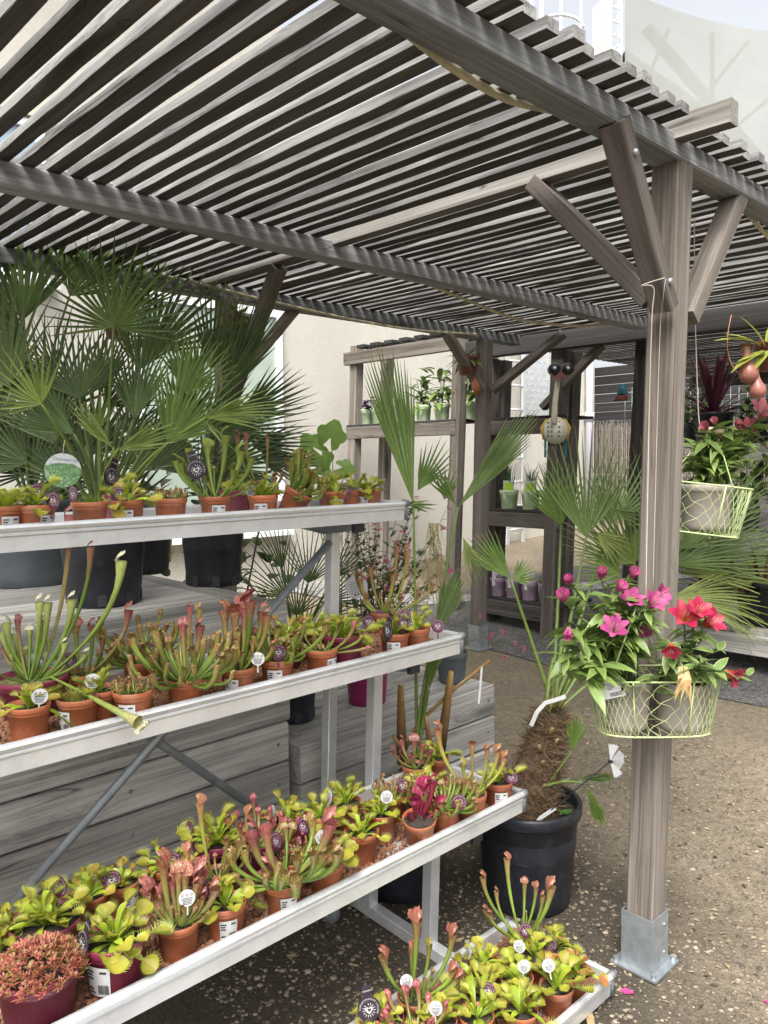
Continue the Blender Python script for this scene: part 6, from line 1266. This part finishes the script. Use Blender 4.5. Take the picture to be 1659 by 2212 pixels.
# ================================================================== FAR SHELVES
def shelf_unit(name, label, y0, y1, x0, dep, shelves, top, nposts, mat='post', z0=None, s=.10, pdep=None):
    g = empty(name, (x0, y0, gzc(x0, y0)), label, 'shelf', 'timber plant shelves')
    for yy in nposts:
        for xx in (x0, x0+(pdep or dep)):
            post(xx, yy, top, s, mat, g, False, lean=1.6)
    for z in shelves:
        plank('front_rail', (x0-.03+LEAN.x*z, y0, z-.06), (x0-.03+LEAN.x*z, y1, z-.06), .04, .115, M[mat], g)
        k = 0; x = x0+.03
        while x < x0+dep+.02:
            plank('shelf_board', (x, y0, z+.008), (x, y1, z+.008), .085, .022, M['darkwood'], g); x += .095
    return g
SA = shelf_unit('plant_shelf', 'tall grey timber shelf against the cream wall holding green and purple potted plants', 4.46, 5.86, 5.2, .42, (1.94,), 2.72, (4.52, 5.84), 'post')
plank('top_rail', (5.2, 4.46, 2.60), (5.2, 5.88, 2.60), .05, .12, M['post'], SA)
for i in range(7): plank('top_batten', (5.18, 4.5+i*.19, 2.70), (5.7, 4.5+i*.19, 2.70), .11, .03, M['darkwood'], SA)
SB = shelf_unit('plant_shelf', 'dark timber shelf with chives and lilac pots standing behind the front pots', 3.36, 4.10, 5.12, .42, (.47, 1.19, 1.92), 2.42, (3.46, 4.12), 'midwood', s=.11, pdep=.16)
# dark beams and posts of the second, farther pergola
FP = empty('pergola', (5.2, 2.8, .25), 'second darker timber pergola standing beyond the first', 'pergola')
plank('beam', (5.12, -1.5, 2.44), (5.12, 4.25, 2.50), .09, .14, M['darkwood'], FP); plank('beam', (9.2, -1.5, 2.44), (9.2, 4.25, 2.5), .09, .14, M['darkwood'], FP)
for (x, y) in ((5.14, 2.80), (5.14, .55), (9.2, 2.8), (9.2, .2)): post(x, y, 2.42, .115, 'darkwood', FP, False, lean=2.0)
plank('brace', (5.16, 3.55, 2.0), (5.16, 3.05, 2.42), .05, .07, M['brace'], FP, up=(1, 0, 0))
for i in range(44):
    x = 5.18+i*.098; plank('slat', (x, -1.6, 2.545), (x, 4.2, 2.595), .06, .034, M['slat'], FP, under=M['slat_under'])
# potted stock on the shelves
def stock(name, label, cat, group, p, r, h, mat, kind, rr, lab=None):
    root = empty(name, p, label, cat, group); mb = MB(); mb.lathe(pot_prof(r, h), 20); mb.build('pot', M[mat], root); link('soil', soil_mesh(r, h), root); c = Vector(p)+Vector((0, 0, h*.9))
    if kind == 'leafy':
        for k in range(46):
            m = Matrix.Translation(Vector((rr.uniform(-r, r)*.7, rr.uniform(-r, r)*.7, h+abs(rr.gauss(0, .16))))) @ Matrix.Rotation(rr.uniform(0, 6.28), 4, 'Z') @ Matrix.Rotation(rr.uniform(-.8, .5), 4, 'Y') @ Matrix.Scale(rr.uniform(1.4, 2.3), 4); link('leaf', rr.choice(AL), root, mat=m)
        for k in range(5):
            mb = MB(); mb.tube([(0, 0, h*.8), (rr.uniform(-.05, .05), rr.uniform(-.05, .05), h+.22)], .003, 5, (.12, .2, .05, 0)); mb.build('stem', M['plant'], root)
    elif kind == 'purple':
        for k in range(44):
            m = Matrix.Translation(Vector((rr.uniform(-r, r)*1.1, rr.uniform(-r, r)*1.1, h+abs(rr.gauss(0, .045))))) @ Matrix.Rotation(rr.uniform(0, 6.28), 4, 'Z') @ Matrix.Rotation(rr.uniform(-.6, .5), 4, 'Y') @ Matrix.Scale(rr.uniform(.8, 1.3), 4); link('leaf', rr.choice(PU), root, mat=m)
    elif kind == 'chive': grass_tuft(root, c, 60, .30, rr, (.03, .09, .03), (.07, .16, .05), r*.7, .004, .5)
    elif kind == 'low':
        grass_tuft(root, c, 120, .09, rr, (.03, .09, .02), (.10, .18, .05), r*.9, .004, 1.0)
    if lab: 
        q = Vector(p)+Vector((-.05, -.03, h*1.05)); mb = MB(); w_, hh = .085, .14; vs = [q-Vector((0, 0, hh*.5))-AX*w_/2-Vector(p), q-Vector((0, 0, hh*.5))+AX*w_/2-Vector(p), q+Vector((0, 0, hh*.5))+AX*w_/2-Vector(p), q+Vector((0, 0, hh*.5))-AX*w_/2-Vector(p)]; mb.add(vs, [(0, 1, 2, 3)]); o = mb.build('picture_label', M['white'], root, False)
        mb = MB(); f = -AY*.003
        mb.add([v*1.0+f for v in (vs[0].lerp(vs[2], .12)+Vector((0, 0, hh*.15)), vs[1].lerp(vs[3], .12)+Vector((0, 0, hh*.15)), vs[2].lerp(vs[0], .12), vs[3].lerp(vs[1], .12))], [(0, 1, 2, 3)]); mb.build('picture', M['lilac' if lab == 'lilac' else 'lime'], o, False)
    return root
DL = [leaf_mesh(160+i, .07, .02, (.03, .065, .02), (.07, .11, .03), .3) for i in range(3)]
PU = [leaf_mesh(150+i, .06, .02, (.035, .012, .04), (.07, .03, .08), .3) for i in range(3)]
rr = random.Random(91)
for i, (x, y, kind, lb) in enumerate(((792, 912, 'purple', 'purple leaved plant in the left pot on the tall grey shelf'), (818, 912, 'purple', 'purple leaved plant in the second pot on the tall grey shelf'), (915, 912, 'leafy', 'green leafy plant in a printed pot left of the shelf middle post'), (955, 912, 'leafy', 'green leafy plant in a printed pot touching the shelf middle post'), (1012, 905, 'leafy', 'green leafy plant seen between the two rear posts'))):
    p = at_x(x, y, 5.35); p.z = 1.96; stock('potted_herb', lb, 'potted plant', 'potted plants on the far shelves', p, .075, .15, 'mint', kind, rr)
for i, (x, lb) in enumerate(((1100, 'chives in the left printed pot on the dark shelf'), (1146, 'chives in the middle printed pot on the dark shelf'), (1188, 'chives in the right printed pot on the dark shelf'))):
    p = at_x(x, 1100+i*4, 5.22); p.z = 1.21; stock('potted_herb', lb, 'potted plant', 'potted plants on the far shelves', p, .078, .15, 'mint', 'chive', rr, 'green')
for i, (x, lb) in enumerate(((1076, 'lilac pot at the left of the bottom dark shelf'), (1110, 'lilac pot second from left on the bottom dark shelf'), (1145, 'lilac pot third from left on the bottom dark shelf'), (1182, 'lilac pot with a tall picture label on the bottom dark shelf'))):
    p = at_x(x, 1300+i*8, 5.2); p.z = .49; stock('potted_flower', lb, 'potted plant', 'potted plants on the far shelves', p, .072, .15, 'lilac', 'low', rr, 'lilac')
# ------------------------------------------------------------------ bird ornaments
pb_ = at_x(1198, 935, 4.95); dbd = depth(pb_); px = dbd/1715
BD = empty('bird_ornament', pb_, 'long necked metal bird ornament with round staring eyes hanging by the dark shelf', 'ornament')
def rel_px(x, y, d=0): return at_d(x, y, dbd+d)-pb_
mb = MB(); n = 14; mb.lathe([(27*px*math.sin(math.pi*i/n), -30*px*math.cos(math.pi*i/n)) for i in range(n+1)], 20); bo = mb.build('body', M['cream'], BD); bo.location = rel_px(1200, 930)
for j in range(4):
    for i in range(-2, 3):
        if i == 0: continue
        mb = MB(); c = rel_px(1200+i*8, 912+j*10, -27*px*math.sqrt(max(.1, 1-(i*8/27)**2-((j*10-18)/32)**2))-.006); mb.add([c-RIGHT*3.4*px-UPV*2.5*px, c+RIGHT*3.4*px-UPV*2.5*px, c+UPV*3*px], [(0, 1, 2)]); mb.build('painted_triangle', M['teal'], BD, False)
mb = MB(); mb.tube([rel_px(1197, 915, -25*px), rel_px(1199, 870, -.03), rel_px(1203, 840, -.02), rel_px(1208, 800, 0)], [7*px, 6*px, 5.5*px, 5*px], 8); mb.build('neck', M['cream'], BD)
for s, x in ((-1, 1197), (1, 1226)):
    mb = MB(); c = rel_px(x, 798, -.03); mb.tube([c+FWD*.03, c-FWD*.02], 13*px, 18); e = mb.build('eye', M['blackcap'], BD)
    mb = MB(); mb.tube([c-FWD*.012+RIGHT*11.5*px*math.cos(a)+UPV*11.5*px*math.sin(a) for a in [6.2832*k/18 for k in range(19)]], 2.2*px, 6, cap=False); mb.build('eye_ring', M['cream'], e)
    mb = MB(); mb.tube([c-FWD*.021+UPV*2*px, c-FWD*.024+UPV*2*px], 3.5*px, 10); mb.build('pupil', M['whitepaint'], e)
mb = MB(); q = [rel_px(1192, 806, -.02), rel_px(1232, 806, -.02), rel_px(1208, 822, -.09), rel_px(1212, 800, -.05)]; mb.add(q, [(0, 2, 3), (3, 2, 1), (0, 1, 2), (0, 3, 1)]); mb.build('beak', M['redpaint'], BD, False)
for x0, x1, sgn in ((1174, 1182, -1), (1226, 1218, 1)):
    mb = MB(); mb.tube([rel_px(x1, 905), rel_px(x0, 925), rel_px(x0-sgn*1, 950)], [4*px, 9*px, 3*px], 8, flat=.5); mb.build('wing', M['yellow'], BD)
for i, x in enumerate((1178, 1186, 1194, 1204, 1214, 1222)):
    mb = MB(); mb.box(rel_px(x, 968 if i in (0, 5) else 955, .01), (5*px, .01, (40 if i in (0, 5) else 16)*px)); mb.build('tail_feather', M['teal' if i in (0, 5) else 'blackcap'], BD, False)
pb2 = at_x(1340, 848, 4.9); BD2 = empty('bird_ornament', pb2, 'teal and red head of a second bird ornament peeping out beside the dark post', 'ornament'); d2 = depth(pb2)
mb = MB(); mb.tube([at_d(1345, 830, d2)-pb2, at_d(1345, 852, d2)-pb2], [.02, .04], 8); mb.build('crest', M['teal'], BD2); mb = MB(); mb.tube([at_d(1350, 854, d2)-pb2, at_d(1325, 866, d2)-pb2], [.04, .003], 8); mb.build('beak', M['redpaint'], BD2)
# ------------------------------------------------------------------ right hand background: fence, reed screen, benches
FN = empty('plank_fence', (11.5, 4, .6), 'dark horizontal plank fence behind the reed screens', 'fence')
for i in range(17): plank('fence_board', (11.6, -4, .7+i*.145), (11.6, 10, .7+i*.145), .03, .135, M['darkwood'], FN)
RS = empty('reed_screen', (11.2, 4, .6), 'grey dry reed screen fixed in front of the plank fence', 'screen'); rr = random.Random(17)
for k in range(9):
    mb = MB()
    for i in range(130):
        y = -4+k*1.46+i*.0112+rr.uniform(-.003, .003); mb.tube([(11.3+rr.uniform(-.015, .015), y+rr.uniform(-.02, .02), .5), (11.3+rr.uniform(-.015, .015), y, 2.15+rr.uniform(-.06, .08))], rr.uniform(.0035, .006), 4, cap=False)
    o = mb.build('reed_panel', M['reed'], RS); o.location = -Vector(RS.location); o['kind'] = 'stuff'
mb = MB()
for i in range(90): mb.tube([(11.25, -4+i*.115, 1.9), (11.25, -4+i*.115, 2.7)], .003, 4)
for z in (2.0, 2.2, 2.4, 2.6, 2.68): mb.tube([(11.245, -4, z), (11.245, 6.2, z)], .003, 4)
o = mb.build('wire_fence', M['galv']); tag(o, 'thin welded wire mesh fence above the reed screens', 'fence', kind='stuff')
def bench(name, label, x0, x1, y0, y1, z, along='y'):
    g = empty(name, (x0, y0, gzc(x0, y0)), label, 'bench'); y = y0
    while y < y1-.05: plank('bench_board', (x0, y+.07, z), (x1, y+.07, z), .135, .03, M['sleeper'], g); y += .145
    plank('edge_board', (x0-.02, y0, z-.08), (x0-.02, y1, z-.08), .03, .13, M['sleeper'], g)
    for xx in (x0+.05, x1-.05):
        for yy in (y0+.1, y1-.1): plank('leg', (xx, yy, gzc(xx, yy)), (xx, yy, z-.02), .07, .07, M['darkwood'], g, up=(1, 0, 0))
    return g
bench('plant_bench', 'low weathered board bench behind the front basket', 5.3, 6.3, .6, 2.6, .46)
bench('plant_bench', 'middle height board bench half hidden behind the arching palm', 6.4, 7.3, .2, 2.75, 1.0)
bench('plant_bench', 'high board bench carrying the purple spiky plant', 7.4, 8.3, .2, 3.2, 1.72)
def spiky(name, label, p, r, h, n, L, c0, c1, seed, w=.012, mat='black', cat='spiky plant', lean=.9):
    rr = random.Random(seed); root = empty(name, p, label, cat); big_pot(root, r, h, mat, .9); c = Vector((0, 0, h*.9))
    for i in range(n):
        a = rr.uniform(0, 6.28); el = rr.uniform(.25, 1.45); l = L*rr.uniform(.6, 1.05); d = Vector((math.cos(a)*math.cos(el), math.sin(a)*math.cos(el), math.sin(el))); e = c+d*l-Vector((0, 0, lean*l*.4*math.cos(el))); P = bez(c, c+d*l*.6, e, 7); s = Vector((-math.sin(a), math.cos(a), 0)); vs = []; cols = []; cc = lerp(c0, c1, rr.random())
        for k, q in enumerate(P): f = w*math.sin(math.pi*(.2+.78*k/6)); vs += [q-s*f, q-Vector((0, 0, f*.4)), q+s*f]; cols += [(*cc, 0), (*shade(cc, .7), 0), (*cc, 0)]
        mb = MB(); mb.add(vs, [(k*3+j, k*3+j+1, (k+1)*3+j+1, (k+1)*3+j) for k in range(6) for j in (0, 1)], cols); mb.build('leaf', M['plant'], root)
    return root
p = at_x(1540, 900, 7.6); p.z = 1.735; spiky('cordyline', 'purple spiky plant in a black pot high up behind the nearest post', p, .19, .30, 46, .85, (.06, .012, .03), (.15, .03, .06), 5, .022)
p = at_x(1640, 1400, 5.55); p.z = .475; spiky('cordyline', 'reddish spiky plant in a black pot on the low bench at the right edge', p, .15, .24, 40, .42, (.12, .03, .03), (.22, .07, .05), 6, .010)
p = at_x(1520, 1385, 5.7); p.z = .475; spiky('cordyline', 'small dark pot with red leaves on the low bench beside the post', p, .11, .20, 20, .3, (.10, .03, .03), (.2, .06, .05), 7, .010)
for i, (x, y, X, z, lb) in enumerate(((1645, 1160, 6.6, 1.02, 'printed purple and white pot on the middle bench at the right edge'), (1575, 1150, 6.7, 1.02, 'dark pot with leaves on the middle bench behind the basket'), (1655, 1060, 7.5, 1.74, 'dark leafy plant on the high bench at the right edge'), (1620, 1040, 7.6, 1.74, 'leafy plant on the high bench behind the pink lilies'), (1500, 1040, 7.6, 1.74, 'leafy plant on the high bench close to the nearest post'), (1440, 1060, 7.7, 1.74, 'leafy plant on the high bench left of the nearest post'), (1400, 1150, 6.7, 1.02, 'leafy plant on the middle bench left of the nearest post'), (1610, 1180, 6.5, 1.02, 'leafy plant on the middle bench under the upper basket'))):
    p = at_x(x, y, X); p.z = z; stock('potted_shrub', lb, 'potted plant', 'potted plants on the benches', p, .12, .2, 'lilac' if i == 0 else 'black', 'leafy', rr, 'lilac' if i == 0 else None)
# shrubs behind the tall planter, seen under the top tray
for i, (x, X_, Y_, lb) in enumerate(((60, .75, 3.95, 'dark shrub behind the grey pot under the top tray'), (380, 1.9, 3.95, 'dark shrub behind the lime pot under the top tray'), (560, 2.55, 3.9, 'dark shrub right of the black pots under the top tray'), (250, 1.45, 4.15, 'dark shrub between the palms under the top tray'))):
    p = Vector((X_, Y_, gzc(X_, Y_))); root = empty('shrub', p, lb, 'shrub', 'shrubs behind the planter'); big_pot(root, .2, .36, 'black'); rr = random.Random(33+i)
    for k in range(150):
        a = rr.uniform(0, 6.28); q = .34*math.sqrt(rr.random()); m = Matrix.Translation((math.cos(a)*q, math.sin(a)*q, .42+rr.random()*1.05)) @ Matrix.Rotation(rr.uniform(0, 6.28), 4, 'Z') @ Matrix.Rotation(rr.uniform(-.9, .6), 4, 'Y') @ Matrix.Scale(rr.uniform(1.2, 2.2), 4); link('leaf', rr.choice(DL), root, mat=m)
    for k in range(6): mb = MB(); mb.tube([(0, 0, .3), (rr.uniform(-.2, .2), rr.uniform(-.2, .2), 1.3)], .006, 5, (.08, .07, .04, 0)); mb.build('stem', M['plant'], root)
# arching palm behind the post
pp = Vector((5.55, 1.95, .475)); PPm = empty('fan_palm', pp, 'arching light green palm behind the nearest post with drooping leaf tips', 'palm', 'palms for sale'); big_pot(PPm, .17, .3, 'black'); dP = depth(pp); cP = pp+Vector((0, 0, .28))
for i, (x, y, dg_, L, sp, n, c, dr) in enumerate(((1430, 1190, 55, .55, 60, 16, 4, .3), (1470, 1240, 75, .55, 60, 16, 5, .45), (1450, 1290, 90, .5, 60, 16, 5, .5), (1520, 1200, 60, .5, 70, 16, 4, .4), (1560, 1260, 95, .45, 70, 14, 5, .5), (1400, 1250, 20, .4, 80, 16, 4, .2), (1480, 1180, 35, .5, 60, 14, 4, .25), (1590, 1230, 80, .4, 80, 16, 4, .45), (1440, 1220, 65, .5, 70, 16, 0, .3), (1500, 1280, 110, .4, 60, 14, 5, .5), (1350, 1220, -40, .4, 80, 14, 0, .2), (1410, 1150, 10, .4, 70, 14, 4, .2))):
    frond(PPm, at_d(x, y, dP+.1*math.sin(i*2)), dg_, L*1.7, sp, n, cP, .15, col=c, seed=500+i, fuse=.22, droop=dr, face=(0, .7), width=1.1, tipy=.02)
# ------------------------------------------------------------------ tent like fabric hall and the steel tower beyond
def mat_fabric():
    m, n, l, b = mk('tent_fabric'); tc = n.new('ShaderNodeTexCoord'); t = noise(n, l, tc.outputs['Object'], .8, 5, .6); r = ramp(n, l, t.outputs['Fac'], [(.3, (.31, .325, .30)), (.7, (.36, .37, .345))]); l.new(r.outputs[0], b.inputs['Base Color']); b.inputs['Roughness'].default_value = .7
    tp = n.new('ShaderNodeBsdfTransparent'); tl = n.new('ShaderNodeBsdfTranslucent'); l.new(r.outputs[0], tl.inputs['Color']); m1 = n.new('ShaderNodeMixShader'); m1.inputs[0].default_value = .35; m2 = n.new('ShaderNodeMixShader'); m2.inputs[0].default_value = .12
    l.new(b.outputs[0], m1.inputs[1]); l.new(tl.outputs[0], m1.inputs[2]); l.new(m1.outputs[0], m2.inputs[1]); l.new(tp.outputs[0], m2.inputs[2]); l.new(m2.outputs[0], n['Material Output'].inputs['Surface']); return m
M['fabric'] = mat_fabric()
XF = 16.0; dF_ = 19.0
TT = empty('fabric_hall', at_d(1500, 600, dF_), 'large pale fabric hall with a curved top edge rising behind the roof', 'tent')
tl_ = Vector(TT.location)
mb = MB(); nu, nv = 24, 12; vs = []
for j in range(nv+1):
    for i in range(nu+1):
        u = i/nu; x = 1350+u*900; ytop = -22+95*(1-(1-min(1, u*2.2))**2) if u < .45 else 73-40*(u-.45); yb_ = 720; v = j/nv; y = yb_+(ytop-yb_)*v
        vs.append(at_d(x, y, dF_+2.5*u-1.2*math.sin(math.pi*u)*math.sin(math.pi*v))-tl_)
mb.add(vs, [(j*(nu+1)+i, j*(nu+1)+i+1, (j+1)*(nu+1)+i+1, (j+1)*(nu+1)+i) for j in range(nv) for i in range(nu)]); mb.build('fabric', M['fabric'], TT)
for (x0, y0, x1, y1, r_) in ((1395, 60, 1640, 345, .16), (1345, 120, 1600, 300, .16), (1445, 60, 1390, 190, .05), (1615, 90, 1480, 260, .05), (1538, 70, 1540, 300, .06), (1700, 180, 1560, 300, .05)):
    mb = MB(); mb.tube([at_d(x0, y0, dF_+2.4)-tl_, at_d(x1, y1, dF_+3.2)-tl_], r_, 8); mb.build('strut', M['darkwood'], TT)
mb = MB(); mb.tube([at_d(x, y, dF_-.1)-tl_ for x, y in ((1340, -40), (1338, 330))], .06, 8); mb.build('mast', M['whitepaint'], TT)
mb = MB(); P = []
for i in range(160):
    t = i/159; c = at_d(1329, -30+t*300, dF_-.15); P.append(c+RIGHT*.11*math.cos(t*62)+FWD*.11*math.sin(t*62)-tl_)
mb.tube(P, .018, 5); mb.build('lacing', M['whitepaint'], TT)
TW = empty('steel_tower', at_d(1230, 500, 18), 'white steel ladder tower with safety hoops rising above the slats', 'tower'); tw = Vector(TW.location)
for x in (1148, 1170, 1212, 1255, 1308, 1318):
    mb = MB(); mb.tube([at_d(x, -60, 18)-tw, at_d(x-2, 330, 18)-tw], .045 if x not in (1212, 1255) else .03, 8); mb.build('upright', M['whitepaint'], TW)
for y in (-20, 42, 105):
    mb = MB(); mb.tube([at_d(1160+50*(1-math.cos(a))*1.0, y+18-28*math.sin(a), 17.6)-tw for a in [math.pi*k/14 for k in range(15)]], .035, 6); mb.build('hoop', M['whitepaint'], TW)
for i in range(12):
    mb = MB(); mb.tube([at_d(1308, -20+i*16, 18)-tw, at_d(1318, -22+i*16, 18)-tw], .02, 6); mb.build('rung', M['whitepaint'], TW)
mb = MB(); mb.add([at_d(1280, 20, 18.4)-tw, at_d(1306, -10, 18.4)-tw, at_d(1306, 150, 18.4)-tw, at_d(1280, 150, 18.4)-tw], [(0, 1, 2, 3)]); mb.build('panel', M['cream'], TW, False)

# fallen petals and a dry leaf on the paving
for i, (x, y, a, lb) in enumerate(((1338, 2142, -70, 'pink fallen petal on the paving beside the lowest tray'), (1650, 2166, -75, 'pink fallen petal on the paving at the right picture edge'), (1330, 2108, 30, 'small lilac petal on the paving right of the post base'))):
    p = at_g(x, y); p.z += .006; L = .045 if i < 2 else .02; d = Vector((math.cos(R_(a)), math.sin(R_(a)), .05)); q = Vector((-math.sin(R_(a)), math.cos(R_(a)), .25))*L*.28
    mb = MB(); mb.add([(0, 0, 0), d*L*.35+q, d*L*.7+q*.7, d*L, d*L*.6-q*.6, d*L*.3-q*.7], [(0, 1, 2, 3, 4, 5)], (.52, .07, .25, 0) if i < 2 else (.40, .28, .45, 0)); o = mb.build('fallen_petal', M['petal'], None, False, loc=p); tag(o, lb, 'petal', 'fallen petals')
p0 = at_g(1262, 2150); p1 = at_g(1290, 2300); mb = MB(); n = 7; vs = []
for i in range(n):
    t = i/(n-1); c = p0.lerp(p1, t)+Vector((0, 0, .012+.012*math.sin(t*3))); s_ = RIGHT*.011*math.sin(math.pi*(.15+.75*t)); vs += [c-s_, c+Vector((0, 0, .005)), c+s_]
mb.add([v-p0 for v in vs], [(k*3+j, k*3+j+1, (k+1)*3+j+1, (k+1)*3+j) for k in range(n-1) for j in (0, 1)], (.46, .33, .17, 0)); o = mb.build('dry_leaf', M['plant'], None, True, loc=p0); tag(o, 'dry straw coloured palm leaf lying under the corner of the lowest tray', 'dry leaf')
